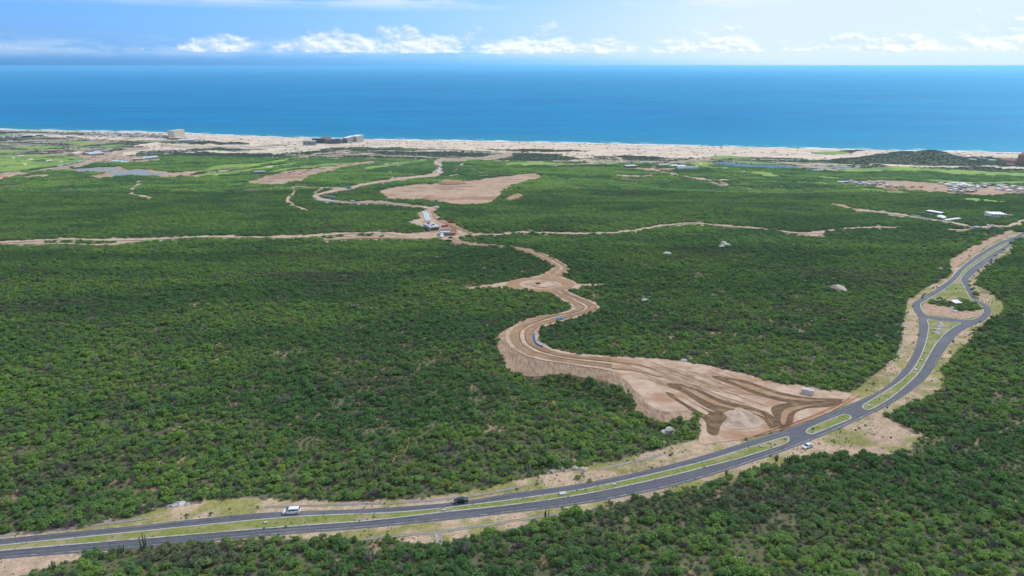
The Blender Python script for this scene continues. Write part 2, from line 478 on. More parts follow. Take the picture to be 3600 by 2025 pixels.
ISL_MID = [(3030, 1432), (3037, 1422), (3114, 1374), (3176, 1331), (3213, 1290), (3238, 1245), (3255, 1196), (3263, 1150), (3261, 1123), (3303, 1129), (3354, 1133), (3379, 1138), (3358, 1149), (3321, 1176), (3288, 1216), (3263, 1259), (3230, 1313), (3176, 1366), (3114, 1413), (3056, 1443), (3038, 1441)]
ISL_DROP = [(3253, 1108), (3240, 1092), (3234, 1076), (3240, 1065), (3267, 1049), (3303, 1028), (3339, 1003), (3367, 977), (3387, 951), (3413, 929), (3467, 893), (3506, 869), (3540, 852), (3549, 852), (3540, 861), (3508, 880), (3469, 904), (3426, 934), (3395, 959), (3379, 982), (3381, 992), (3393, 1012), (3404, 1034), (3416, 1053), (3434, 1062), (3448, 1075), (3458, 1085), (3458, 1097), (3449, 1110), (3431, 1121), (3405, 1127), (3354, 1123), (3303, 1117), (3270, 1112)]
HIGHWAY = HW_UP + HW_LO[::-1]
# verges: bare ground either side of the asphalt
fill(HW_UP[:17] + [(3160, 1245), (3085, 1307), (3044, 1344), (2998, 1373), (2954, 1380), (2800, 1450), (2620, 1520), (2470, 1545), (2400, 1558), (2300, 1582), (2130, 1628), (2000, 1652), (1900, 1668), (1800, 1692), (1650, 1727), (1480, 1752), (1400, 1757), (1200, 1762), (1030, 1756), (960, 1752), (800, 1750), (700, 1758), (560, 1785), (470, 1818), (330, 1845), (155, 1862), (0, 1879), (-420, 1915)], VERGE)
fill([(3188, 1282), (3217, 1224), (3231, 1162), (3227, 1115), (3209, 1077), (3213, 1064), (3224, 1056), (3303, 1008), (3339, 982), (3364, 954), (3424, 903), (3469, 876), (3511, 852), (3555, 838), (3600, 816), (3566, 815), (3549, 809), (3469, 843), (3400, 880), (3354, 905), (3336, 931), (3340, 955), (3329, 973), (3278, 1001), (3214, 1036), (3178, 1059), (3174, 1120), (3170, 1203), (3150, 1250)], VERGE)
fill(HW_LO[:12] + [(2820, 1562), (2948, 1509), (3073, 1451), (3155, 1407), (3238, 1347), (3280, 1301), (3309, 1252), (3346, 1199), (3383, 1164), (3424, 1143), (3460, 1127), (3482, 1105), (3479, 1082), (3440, 1058), (3421, 1028), (3403, 987), (3426, 964), (3507, 900), (3566, 857), (3572, 866), (3530, 908), (3495, 922), (3440, 972), (3425, 1000), (3470, 1018), (3505, 1042), (3528, 1069), (3520, 1105), (3499, 1118), (3430, 1158), (3404, 1212), (3352, 1253), (3318, 1299), (3321, 1357), (3259, 1400), (3165, 1435), (3110, 1465), (3160, 1490), (3240, 1520), (3240, 1553), (3200, 1585), (3130, 1602), (3060, 1606), (2960, 1596), (2880, 1592), (2800, 1618), (2663, 1655), (2533, 1695), (2404, 1730), (2231, 1752), (2059, 1795), (1973, 1815), (1832, 1852), (1700, 1878), (1600, 1905), (1521, 1912), (1405, 1905), (1280, 1900), (1100, 1894), (900, 1898), (700, 1905), (560, 1912), (420, 1930), (300, 1955), (180, 1992), (60, 2030), (-420, 2080)], VERGE)
fill(HIGHWAY, CLEAR)
for pl in (ISL_MAIN, ISL_SMALL, ISL_MID, ISL_DROP):
    fill(pl, SPARSE)
fill([(3262, 1062), (3290, 1050), (3330, 1053), (3400, 1054), (3438, 1072), (3450, 1086), (3410, 1092), (3380, 1096), (3340, 1082), (3300, 1076), (3265, 1072)], FOREST)
# pads and dirt roads
PAD = [(2100, 1252), (2200, 1256), (2314, 1262), (2403, 1272), (2488, 1287), (2605, 1313), (2675, 1332), (2760, 1351), (2876, 1365), (2954, 1378), (3000, 1390), (2990, 1412), (2940, 1434), (2820, 1484), (2700, 1524), (2600, 1548), (2520, 1556), (2462, 1560), (2459, 1530), (2461, 1503), (2442, 1452), (2352, 1448), (2310, 1439), (2275, 1421), (2251, 1390), (2228, 1371), (2209, 1348), (2178, 1320), (2152, 1306), (2100, 1297)]
EMBANK = BENCH[:-1] + [(2448, 1475), (2380, 1482), (2321, 1487), (2271, 1468), (2228, 1456), (2236, 1425), (2195, 1378), (2131, 1342), (2096, 1336), (1970, 1316), (1873, 1326), (1793, 1307), (1766, 1265), (1748, 1224), (1736, 1191), (1770, 1165)]
S1A = [(2152, 1306), (2083, 1294), (1979, 1279), (1910, 1268), (1841, 1250), (1793, 1220), (1776, 1193), (1779, 1168), (1803, 1147), (1848, 1124), (1897, 1110), (1959, 1105), (1997, 1093), (2010, 1082), (1993, 1068), (1959, 1044), (1928, 1027), (1905, 1016)]
S1B = [(2150, 1253), (2083, 1249), (2010, 1243), (1960, 1232), (1925, 1218), (1904, 1203), (1897, 1186), (1899, 1165), (1921, 1148), (1966, 1137), (2031, 1118), (2083, 1099), (2112, 1091), (2114, 1080), (2097, 1067), (2048, 1048), (2007, 1028), (1990, 1014)]
S2A = [(1888, 982), (1893, 972), (1924, 956), (1940, 940), (1931, 930), (1904, 914), (1879, 903), (1841, 887), (1793, 874), (1738, 869), (1669, 867), (1600, 861), (1570, 850)]
S2B = [(1975, 988), (1985, 978), (1995, 965), (2008, 946), (1993, 932), (1955, 911), (1928, 899), (1876, 880), (1807, 866), (1738, 860), (1660, 855), (1620, 847), (1600, 836)]
ROUND = [(1783, 1015), (1776, 1005), (1780, 995), (1796, 988), (1841, 979), (1893, 971), (1930, 970), (1985, 977), (2010, 986), (2030, 999), (2018, 1017), (2000, 1028), (1960, 1031), (1928, 1029), (1876, 1027), (1814, 1023)]
SPUR_W = [(1783, 992), (1720, 1000), (1660, 1010), (1617, 1018), (1640, 1023), (1700, 1013), (1781, 1014)]
SPUR_E = [(2022, 998), (2080, 1001), (2140, 997), (2120, 1006), (2060, 1009), (2018, 1020), (2005, 1012)]
YARD = [(1471, 743), (1500, 738), (1532, 734), (1540, 766), (1581, 782), (1618, 801), (1653, 818), (1694, 826), (1640, 833), (1618, 838), (1612, 846), (1600, 862), (1568, 852), (1547, 841), (1500, 839), (1425, 840), (1425, 831), (1518, 813), (1486, 801), (1455, 790), (1425, 784), (1470, 770)]
for pl in (PAD, EMBANK, S1A + S1B[::-1], S2A + S2B[::-1], ROUND, SPUR_W, SPUR_E, YARD):
    fill(pl, CLEAR)
# (centre line, width in metres, kind)
TRACKS = [([(60, 507), (85, 514), (110, 519), (150, 521)], 7, 'pale'), ([(-60, 536), (60, 530), (180, 528), (300, 526), (400, 524)], 7, 'pale'), ([(240, 520), (290, 510), (330, 506)], 6, 'pale'), ([(-60, 500), (80, 497), (160, 494)], 7, 'pale'), ([(560, 508), (640, 516), (760, 517), (900, 516), (1020, 508)], 12, 'pale'), ([(1040, 555), (1100, 545), (1150, 538), (1240, 528)], 10, 'pale'),
          ([(-420, 880), (-150, 862), (0, 855), (140, 847), (238, 842), (377, 846), (559, 842), (699, 835), (894, 836), (1062, 835), (1202, 823), (1342, 821), (1430, 828), (1500, 824), (1551, 821)], 7, 'pale'),
          ([(-420, 890), (0, 861), (200, 858), (377, 863), (460, 853), (559, 845)], 5, 'pale'), ([(1130, 846), (1258, 838), (1370, 838), (1480, 841), (1545, 838)], 9, 'brown'),
          ([(1635, 826), (1700, 826), (1780, 824), (1831, 818), (1985, 822), (2124, 822), (2236, 811), (2320, 797), (2432, 786), (2585, 799), (2700, 808), (2770, 818), (2822, 822), (2892, 819), (2938, 808), (3014, 803), (3084, 800), (3161, 802)], 6, 'pale'),
          ([(2800, 828), (2850, 829), (2900, 825)], 9, 'pale'), ([(2927, 718), (2960, 725), (3004, 739)], 8, 'red'),
          ([(3004, 741), (3102, 749), (3189, 760), (3294, 777), (3399, 794), (3425, 804), (3486, 797), (3556, 798)], 8, 'pale'),
          ([(3425, 804), (3400, 811), (3364, 810), (3322, 808)], 7, 'pale'), ([(3556, 798), (3590, 780), (3640, 770)], 9, 'pale'),
          ([(1539, 735), (1470, 729), (1424, 723), (1337, 713), (1249, 714), (1162, 707), (1120, 702), (1104, 694), (1110, 687), (1145, 679), (1197, 669), (1249, 658), (1319, 644), (1389, 634), (1459, 625), (1529, 619), (1546, 608), (1540, 598), (1558, 588), (1545, 580), (1529, 573), (1550, 566), (1634, 561), (1739, 552), (1800, 543)], 15, 'work'),
          ([(1230, 664), (1170, 664), (1090, 660), (1020, 660)], 6, 'pale'), ([(1048, 661), (1020, 690), (1008, 710), (1030, 725), (1090, 743)], 7, 'pale'),
          ([(1370, 600), (1375, 615), (1378, 628), (1368, 636)], 6, 'pale'), ([(1630, 575), (1610, 590), (1605, 605), (1615, 612), (1580, 620)], 7, 'pale'),
          ([(1670, 595), (1690, 610), (1720, 615), (1680, 620)], 6, 'pale'), ([(504, 637), (480, 655), (456, 680), (480, 688), (540, 697)], 9, 'pale'),
          ([(-300, 672), (0, 630), (60, 616), (140, 600), (220, 588), (300, 574), (360, 560), (400, 545), (440, 530), (520, 520)], 14, 'pale'),
          ([(180, 600), (260, 590), (340, 572), (360, 565)], 7, 'pale'), ([(240, 480), (300, 488), (350, 497), (400, 499), (440, 490), (480, 482)], 9, 'pale'),
          ([(2290, 592), (2300, 602), (2360, 612), (2430, 625), (2500, 635), (2570, 634)], 9, 'pale'), ([(2360, 612), (2420, 625), (2480, 636)], 8, 'red'),
          ([(2170, 617), (2230, 622), (2290, 617), (2300, 608)], 7, 'pale'), ([(2400, 577), (2450, 582), (2520, 590), (2570, 592)], 8, 'pale'),
          ([(2290, 590), (2310, 580), (2370, 573), (2440, 566), (2500, 560)], 9, 'pale'), ([(2170, 555), (2185, 566), (2170, 575), (2050, 578), (1920, 582)], 9, 'pale'),
          ([(1800, 568), (1600, 557), (1400, 549), (1300, 545), (1180, 542)], 8, 'pale'), ([(2500, 635), (2600, 656), (2700, 678)], 5, 'pale'),
          ([(2480, 640), (2560, 655)], 6, 'red'), ([(-100, 560), (100, 548), (200, 545), (330, 527)], 6, 'pale'), ([(1095, 680), (1150, 660), (1180, 655)], 5, 'pale')]
for ln, wm, kd in TRACKS:
    vm = np.mean([p[1] for p in ln])
    dist = float(P(1800, vm)[0, 1])
    stroke(ln, CLEAR, max(1.6, wm * 0.62 * FPX / dist))

# ------------------------------------------------------------------ materials
MATS = {}


def new_mat(name):
    m = bpy.data.materials.new(name)
    m.use_nodes = True
    m.node_tree.nodes.clear()
    MATS[name] = m
    return m, NT(m.node_tree)


def finish(m, T, color, rough=0.9, bump=None, strength=0.3, dist=0.1, spec=0.3, metallic=0.0):
    kw = dict(Roughness=rough, Metallic=metallic)
    bs = T.n('ShaderNodeBsdfPrincipled', **kw)
    bs.inputs['Specular IOR Level'].default_value = spec
    if isinstance(color, bpy.types.NodeSocket):
        T.t.links.new(color, bs.inputs['Base Color'])
    else:
        bs.inputs['Base Color'].default_value = (*color, 1)
    if bump is not None:
        b = T.n('ShaderNodeBump', Height=bump, Strength=strength, Distance=dist)
        T.t.links.new(b.outputs[0], bs.inputs['Normal'])
    out = T.n('ShaderNodeOutputMaterial', Surface=bs.outputs[0])
    return m


def speckled(name, c0, c1, scale=1.0, rough=0.9, c2=None, s2=0.1, bump=0.3, bdist=0.1, lo=0.35, hi=0.65, spec=0.25, metallic=0.0, t2=(0.5, 0.7)):
    """base colour that wanders between two tones, with a third in broad patches"""
    m, T = new_mat(name)
    pos = T.n('ShaderNodeNewGeometry').outputs['Position']
    f = T.noise(pos, scale, 6.0, 0.6)
    col = T.mix(T.ramp(f, lo, hi), c0, c1)
    if c2 is not None:
        g = T.noise(pos, s2, 5.0, 0.6)
        col = T.mix(T.ramp(g, *t2), col, c2)
    return finish(m, T, col, rough, f, bump, bdist, spec, metallic)


speckled('asphalt', (0.088, 0.096, 0.115), (0.122, 0.131, 0.152), 1.3, 0.85, (0.145, 0.148, 0.158), 0.05, 0.1, 0.02)
speckled('tyre_wear', (0.062, 0.066, 0.076), (0.10, 0.104, 0.114), 0.25, 0.8, (0.12, 0.124, 0.135), 0.06)
speckled('rut_earth', (0.25, 0.165, 0.10), (0.40, 0.29, 0.19), 0.25, 0.95)
speckled('concrete', (0.36, 0.36, 0.34), (0.48, 0.47, 0.44), 1.1, 0.85, (0.28, 0.26, 0.22), 0.25)
speckled('old_concrete', (0.26, 0.255, 0.235), (0.36, 0.345, 0.31), 0.8, 0.9, (0.34, 0.27, 0.19), 0.12, t2=(0.48, 0.62))
speckled('fresh_concrete', (0.40, 0.46, 0.49), (0.50, 0.55, 0.57), 0.4, 0.7)
speckled('paint_white', (0.66, 0.66, 0.64), (0.80, 0.80, 0.78), 2.0, 0.6)
speckled('worn_line', (0.10, 0.10, 0.11), (0.42, 0.42, 0.42), 0.35, 0.8)
speckled('median_grass', (0.140, 0.190, 0.034), (0.23, 0.25, 0.065), 0.9, 0.95, (0.34, 0.28, 0.155), 0.11, 0.8, 0.2, t2=(0.46, 0.66))
speckled('fairway_turf', (0.205, 0.320, 0.045), (0.265, 0.380, 0.070), 0.03, 0.95, (0.135, 0.215, 0.060), 0.009, 0.1, t2=(0.42, 0.62))
speckled('bunker_sand', (0.60, 0.49, 0.36), (0.70, 0.58, 0.45), 0.05)
speckled('pad_earth', (0.41, 0.285, 0.195), (0.54, 0.40, 0.295), 0.22, 0.95, (0.36, 0.215, 0.13), 0.05, 0.7, 0.35, t2=(0.48, 0.64))
speckled('lane_earth', (0.285, 0.175, 0.095), (0.37, 0.24, 0.14), 0.35, 0.95, (0.42, 0.29, 0.18), 0.08, 0.4, 0.2)
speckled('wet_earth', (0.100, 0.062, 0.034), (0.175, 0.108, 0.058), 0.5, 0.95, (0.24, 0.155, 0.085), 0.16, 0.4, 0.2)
speckled('red_earth', (0.38, 0.215, 0.13), (0.45, 0.30, 0.20), 0.3, 0.95)
speckled('pale_track', (0.44, 0.34, 0.245), (0.55, 0.44, 0.33), 0.12, 0.95, (0.36, 0.25, 0.165), 0.05, 0.3, 0.2)
speckled('sea_foam', (0.75, 0.78, 0.80), (0.88, 0.90, 0.91), 0.08, 0.6)
speckled('gravel', (0.40, 0.305, 0.225), (0.50, 0.39, 0.30), 0.8, 0.95, None, 0.1, 0.6, 0.2)
speckled('rock_pale', (0.36, 0.35, 0.34), (0.62, 0.60, 0.57), 0.9, 0.9, (0.26, 0.25, 0.23), 0.45, 0.8, 0.3)
speckled('rock_tan', (0.38, 0.32, 0.25), (0.52, 0.46, 0.38), 0.7, 0.9, (0.30, 0.26, 0.22), 0.5, 0.8, 0.3)

# earth slope raked by rills running down it
m, T = new_mat('embankment_earth')
g = T.n('ShaderNodeNewGeometry')
pos = g.outputs['Position']
sp = T.n('ShaderNodeSeparateXYZ', i0=pos)
stretch = T.n('ShaderNodeCombineXYZ', X=T.math('MULTIPLY', sp.outputs[0], 0.9), Y=T.math('MULTIPLY', sp.outputs[1], 0.35), Z=T.math('MULTIPLY', sp.outputs[2], 0.12)).outputs[0]
rill = T.noise(stretch, 0.8, 5.0, 0.6)
col = T.mix(T.ramp(rill, 0.35, 0.65), (0.34, 0.225, 0.145), (0.50, 0.36, 0.25))
finish(m, T, col, 0.95, rill, 0.8, 0.8, 0.2)

# land: colour of the ground cover carried by the mesh, broken up by fine noise
m, T = new_mat('land')
at = T.n('ShaderNodeAttribute', {'attribute_name': 'ground'})
pos = T.n('ShaderNodeNewGeometry').outputs['Position']
f1 = T.noise(pos, 0.35, 6.0, 0.65)
f2 = T.noise(pos, 0.03, 5.0, 0.6)
f3 = T.noise(pos, 1.4, 4.0, 0.7)
br = T.math('ADD', T.math('MULTIPLY', T.ramp(f1, 0.30, 0.70), 0.34), T.math('ADD', T.math('MULTIPLY', T.ramp(f2, 0.3, 0.7), 0.22), T.math('ADD', 0.52, T.math('MULTIPLY', T.ramp(f3, 0.3, 0.7), 0.36))))
vv = T.n('ShaderNodeVectorMath', {'operation': 'SCALE'}, i0=at.outputs['Color'])
T.t.links.new(br, vv.inputs['Scale'])
finish(m, T, vv.outputs[0], 0.95, f1, 0.4, 0.3, 0.2)

# sea: deep water, wind ripple too small to see one by one
m, T = new_mat('sea_water')
pos = T.n('ShaderNodeNewGeometry').outputs['Position']
sp = T.n('ShaderNodeSeparateXYZ', i0=pos)
rv = T.n('ShaderNodeCombineXYZ', X=T.math('MULTIPLY', sp.outputs[0], 0.35), Y=sp.outputs[1], Z=0.0).outputs[0]
w1 = T.noise(rv, 0.035, 4.0, 0.65)
w2 = T.noise(rv, 0.0035, 4.0, 0.6)
at = T.n('ShaderNodeAttribute', {'attribute_name': 'shallow'})
deep = T.mix(T.ramp(w2, 0.38, 0.62), (0.001, 0.118, 0.305), (0.002, 0.178, 0.40))
deep = T.mix(T.ramp(w1, 0.35, 0.7), deep, (0.003, 0.17, 0.40))
w4 = T.noise(rv, 0.0007, 5.0, 0.6)
w5 = T.noise(T.n('ShaderNodeVectorMath', {'operation': 'MULTIPLY'}, i0=rv, i1=(0.25, 1.0, 1.0)).outputs[0], 0.012, 4.0, 0.6)
deep = T.mix(T.math('MULTIPLY', T.ramp(w4, 0.40, 0.62), 0.6), deep, (0.002, 0.225, 0.42))
deep = T.mix(T.math('MULTIPLY', T.ramp(w5, 0.50, 0.66), 0.45), deep, (0.001, 0.080, 0.25))
wcol = T.mix(at.outputs['Fac'], deep, (0.03, 0.24, 0.33))
bmp = T.n('ShaderNodeBump', Height=T.math('ADD', w1, T.math('MULTIPLY', w2, 2.0)), Strength=0.6, Distance=3.0)
df = T.n('ShaderNodeBsdfDiffuse', Color=wcol, Normal=bmp.outputs[0])
gl = T.n('ShaderNodeBsdfGlossy', Color=(0.35, 0.75, 1.0, 1), Roughness=0.45, Normal=bmp.outputs[0])
mx = T.n('ShaderNodeMixShader', i0=0.09, i1=df.outputs[0], i2=gl.outputs[0])
T.n('ShaderNodeOutputMaterial', Surface=mx.outputs[0])
m, T = new_mat('pond_water')
finish(m, T, (0.27, 0.285, 0.285), 0.5, None, spec=0.2)
m, T = new_mat('lake_water')
finish(m, T, (0.012, 0.11, 0.21), 0.5, None, spec=0.2)

# foliage, each bush its own green
def foliage(name, ca, cb, cc, patch=(0.024, 0.07, 0.012)):
    m, T = new_mat(name)
    oi = T.n('ShaderNodeObjectInfo').outputs['Random']
    pos = T.n('ShaderNodeNewGeometry').outputs['Position']
    sq = T.n('ShaderNodeVectorMath', {'operation': 'MULTIPLY'}, i0=pos, i1=(0.55, 1.0, 1.0)).outputs[0]
    big = T.noise(sq, 0.012, 6.0, 0.65)
    dry = T.noise(sq, 0.021, 6.0, 0.7)
    fine = T.noise(pos, 1.3, 2.0, 0.5)
    c = T.mix(oi, ca, cb)
    c = T.mix(T.ramp(fine, 0.3, 0.75), c, cc)
    c = T.mix(T.math('MULTIPLY', T.ramp(big, 0.44, 0.58), 0.85), c, patch)  # broad darker patches: scrub tone, also standing in for cloud shadow
    c = T.mix(T.math('MULTIPLY', T.ramp(dry, 0.54, 0.66), 0.65), c, (0.15, 0.145, 0.11))
    bs = T.n('ShaderNodeBsdfPrincipled', Roughness=0.75)
    bs.inputs['Specular IOR Level'].default_value = 0.15
    T.t.links.new(c, bs.inputs['Base Color'])
    tr = T.n('ShaderNodeBsdfTranslucent', Color=c)
    mx = T.n('ShaderNodeMixShader', i0=0.32, i1=bs.outputs[0], i2=tr.outputs[0])
    T.n('ShaderNodeOutputMaterial', Surface=mx.outputs[0])
    return m


foliage('leaf_green', (0.125, 0.250, 0.058), (0.205, 0.340, 0.074), (0.240, 0.375, 0.088), (0.100, 0.205, 0.068))
foliage('leaf_dark', (0.105, 0.205, 0.074), (0.145, 0.250, 0.086), (0.170, 0.280, 0.096), (0.090, 0.180, 0.068))
foliage('leaf_yellow', (0.22, 0.30, 0.055), (0.26, 0.33, 0.060), (0.29, 0.355, 0.070), (0.14, 0.24, 0.060))
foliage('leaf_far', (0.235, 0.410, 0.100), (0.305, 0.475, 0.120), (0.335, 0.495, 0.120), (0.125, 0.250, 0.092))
foliage('leaf_coast', (0.110, 0.150, 0.080), (0.165, 0.190, 0.100), (0.135, 0.168, 0.09), (0.115, 0.130, 0.09))
speckled('twig_grey', (0.13, 0.115, 0.105), (0.21, 0.19, 0.175), 2.0, 0.9)
speckled('bark', (0.10, 0.075, 0.055), (0.17, 0.135, 0.10), 3.0, 0.9)
speckled('cactus_skin', (0.075, 0.105, 0.05), (0.13, 0.155, 0.085), 1.5, 0.8)
speckled('cactus_grey', (0.15, 0.16, 0.125), (0.22, 0.225, 0.18), 1.5, 0.8)


# ------------------------------------------------------------------ mesh helpers
def tag(o, label=None, cat=None, group=None, kind=None):
    for k, v in (('label', label), ('category', cat), ('group', group), ('kind', kind)):
        if v:
            o[k] = v
    return o


def link(name, me, mat=None, parent=None, loc=None):
    o = bpy.data.objects.new(name, me)
    COL.objects.link(o)
    if mat is not None and me is not None:
        me.materials.append(MATS[mat] if isinstance(mat, str) else mat)
    if parent is not None:
        o.parent = parent
    if loc is not None:
        o.location = loc
    return o


def mesh_np(name, v, f, smooth=False):
    """numpy verts (n,3) and faces (m,3|4) -> mesh"""
    me = bpy.data.meshes.new(name)
    v, f = np.asarray(v, np.float32), np.asarray(f, np.int32)
    k = f.shape[1]
    me.vertices.add(len(v))
    me.vertices.foreach_set('co', v.ravel())
    me.loops.add(f.size)
    me.loops.foreach_set('vertex_index', f.ravel())
    me.polygons.add(len(f))
    me.polygons.foreach_set('loop_start', np.arange(0, f.size, k, dtype=np.int32))
    me.polygons.foreach_set('use_smooth', np.full(len(f), smooth))
    me.update(calc_edges=True)
    return me


def grid_faces(r, c):
    i = np.arange((r - 1) * (c - 1))
    a = (i // (c - 1)) * c + i % (c - 1)
    return np.stack([a, a + 1, a + c + 1, a + c], 1)


def catmull(pts, n_per, closed=False):
    p = np.asarray(pts, float)
    if closed:
        q = np.vstack([p[-1:], p, p[:2]])
    else:
        q = np.vstack([2 * p[:1] - p[1:2], p, 2 * p[-1:] - p[-2:-1]])
    out = []
    t = np.linspace(0, 1, n_per, endpoint=False)[:, None]
    for i in range(1, len(q) - 2):
        a, b, c, d = q[i - 1], q[i], q[i + 1], q[i + 2]
        out.append(0.5 * (2 * b + (c - a) * t + (2 * a - 5 * b + 4 * c - d) * t * t + (3 * b - a - 3 * c + d) * t ** 3))
    if not closed:
        out.append(p[-1:])
    return np.vstack(out)


def resample(line, step):
    d = np.r_[0, np.cumsum(np.hypot(*(np.diff(line[:, :2], axis=0).T)))]
    n = max(2, int(d[-1] / step) + 1)
    t = np.linspace(0, d[-1], n)
    return np.stack([np.interp(t, d, line[:, i]) for i in range(line.shape[1])], 1)


def px_line(pts, smooth=6, closed=False):
    c = catmull(pts, smooth, closed) if smooth > 1 else np.asarray(pts, float)
    return P(c[:, 0], c[:, 1])


def lift(y, off):
    return off + 0.00035 * np.maximum(y - 150, 0)


def drape_poly(name, poly, mat, spacing, off=0.06, level=None, kind='structure', hf=height):
    """fill a ground polygon (world xy) with a triangle sheet laid on the land"""
    poly = np.asarray(poly, float)
    lo, hi = poly.min(0), poly.max(0)
    gx, gy = np.meshgrid(np.arange(lo[0], hi[0], spacing), np.arange(lo[1], hi[1], spacing))
    gx = gx.ravel() + rng.uniform(-.25, .25, gx.size) * spacing
    gy = gy.ravel() + rng.uniform(-.25, .25, gy.size) * spacing
    keep = in_poly(gx, gy, poly)
    gx, gy = gx[keep], gy[keep]
    if len(gx):
        keep = seg_dist(gx, gy, np.vstack([poly, poly[:1]])) > spacing * 0.35
        gx, gy = gx[keep], gy[keep]
    pts = [Vector((a, b)) for a, b in poly] + [Vector((a, b)) for a, b in zip(gx, gy)]
    n = len(poly)
    vs, es, fs, *_ = delaunay_2d_cdt(pts, [], [list(range(n))], 1, 1e-4)
    v = np.array([(p.x, p.y) for p in vs])
    z = np.full(len(v), level) if level is not None else hf(v[:, 0], v[:, 1]) + lift(v[:, 1], off)
    me = bpy.data.meshes.new(name)
    ff = []
    for f in fs:
        a, b, c = [v[i] for i in f[:3]]
        ff.append(f if (b[0] - a[0]) * (c[1] - a[1]) - (b[1] - a[1]) * (c[0] - a[0]) > 0 else f[::-1])
    me.from_pydata([(a, b, c) for (a, b), c in zip(v, z)], [], ff)
    me.polygons.foreach_set('use_smooth', np.full(len(me.polygons), True))
    o = link(name, me, mat)
    if kind:
        o['kind'] = kind
    return o


def sheet(name, pxpoly, mat, spacing, off=0.06, rough=0.0, smooth=4, step=None, kind='structure'):
    c = catmull(pxpoly, smooth, True) if smooth > 1 else np.asarray(pxpoly, float)
    if rough:
        d = np.r_[0, np.cumsum(np.hypot(*np.diff(np.vstack([c, c[:1]]), axis=0).T))]
        n = max(12, int(d[-1] / 5))
        t = np.linspace(0, d[-1], n, endpoint=False)
        cc = np.vstack([c, c[:1]])
        c = np.stack([np.interp(t, d, cc[:, 0]), np.interp(t, d, cc[:, 1])], 1)
        c[:, 0] += (fbm(c[:, 0] / 17.0, c[:, 1] / 9.0, 31, 3) - .5) * 2 * rough * 2
        c[:, 1] += (fbm(c[:, 0] / 15.0, c[:, 1] / 8.0, 37, 3) - .5) * 2 * rough
    w = P(c[:, 0], c[:, 1])[:, :2]
    if step:
        w = resample(np.vstack([w, w[:1]]), step)[:-1]
    return drape_poly(name, w, mat, spacing, off, None, kind)


def ribbon(name, line, width, mat, off=0.1, step=4.0, rough=0.0, kind='structure', rows=4, parent=None):
    """line: world xy polyline; a strip of ground laid along it"""
    l = resample(np.asarray(line, float)[:, :2], step)
    t = np.gradient(l, axis=0)
    t /= np.maximum(np.hypot(t[:, 0], t[:, 1])[:, None], 1e-6)
    nrm = np.stack([-t[:, 1], t[:, 0]], 1)
    s = np.linspace(-1, 1, rows)
    idx = np.arange(len(l))
    wob = np.ones((len(l), rows)) * (width / 2)
    if rough:
        wob[:, 0] += rough * (fbm(idx / 3.0, idx * 0 + 2.0, 5, 3) - .5) * 2
        wob[:, -1] += rough * (fbm(idx / 3.0, idx * 0 + 9.0, 6, 3) - .5) * 2
    x = l[:, 0:1] + nrm[:, 0:1] * s[None] * wob
    y = l[:, 1:2] + nrm[:, 1:2] * s[None] * wob
    z = height(x.ravel(), y.ravel()) + lift(y.ravel(), off)
    me = mesh_np(name, np.stack([x.ravel(), y.ravel(), z], 1), grid_faces(len(l), rows)[:, ::-1], True)
    o = link(name, me, mat, parent)
    if kind:
        o['kind'] = kind
    return o


def between(name, A, B, fa, fb, mat, off, n_per=6, rows=6, wob=0.0, seed=1, taper=0):
    """strip that runs between two edges given as matching photo points, from share fa to fb across"""
    a, b = catmull(A, n_per), catmull(B, n_per)
    wa, wb = P(a[:, 0], a[:, 1])[:, :2], P(b[:, 0], b[:, 1])[:, :2]
    i = np.arange(len(a))
    s = np.linspace(fa, fb, rows)[None].repeat(len(a), 0)
    if wob:
        s[:, 0] += wob * (fbm(i / 2.5, i * 0.0 + seed, seed, 3) - .5) * 2
        s[:, -1] += wob * (fbm(i / 2.5, i * 0.0 + seed + 7, seed + 3, 3) - .5) * 2
    if taper:
        k = np.minimum(1, (i / float(taper)) ** 0.7)[:, None]
        mid = s.mean(1)[:, None]
        s = mid + (s - mid) * k
    x = wa[:, 0:1] * (1 - s) + wb[:, 0:1] * s
    y = wa[:, 1:2] * (1 - s) + wb[:, 1:2] * s
    z = height(x.ravel(), y.ravel()) + lift(y.ravel(), off)
    me = mesh_np(name, np.stack([x.ravel(), y.ravel(), z], 1), grid_faces(len(a), rows), True)
    bm = bmesh.new()
    bm.from_mesh(me)
    bmesh.ops.recalc_face_normals(bm, faces=bm.faces)
    up = sum(f.normal.z for f in bm.faces)
    if up < 0:
        bmesh.ops.reverse_faces(bm, faces=bm.faces)
    bm.to_mesh(me)
    bm.free()
    o = link(name, me, mat)
    o['kind'] = 'structure'
    return o

# ------------------------------------------------------------------ the land
ROWS, COLS = 720, 800
ys = np.exp(np.linspace(math.log(55.0), math.log(5600.0), ROWS))
ss = np.linspace(-1.12, 1.12, COLS)
X = (ss[None] * (ys[:, None] + 40)).ravel()
Y = np.repeat(ys, COLS)
Y = np.minimum(Y, shore_y(X) + 140 + 0.02 * np.abs(Y - shore_y(X)))
Z = height(X, Y)
cv = cover_at(X, Y, Z)
nA = fbm(X / 60.0, Y / 30.0, 41, 4)
nB = fbm(X / 9.0, Y / 9.0, 43, 4)
nC = fbm(X / 220.0, Y / 70.0, 47, 4)
BASE = np.array([(0.125, 0.130, 0.068), (0.135, 0.16, 0.085), (0.70, 0.565, 0.425), (0.45, 0.335, 0.23), (0.13, 0.24, 0.035), (0.45, 0.315, 0.215), (0.105, 0.125, 0.07), (0.45, 0.34, 0.24), (0.3, 0.24, 0.17)])
col = BASE[cv]
w = sstep(nC * 0.5 + nA * 0.5, 0.44, 0.60) * (cv == COAST)
col = col * (1 - w[:, None]) + np.array((0.47, 0.385, 0.28)) * w[:, None]
w = sstep(nA, 0.50, 0.66) * (cv == SAND) * 0.45
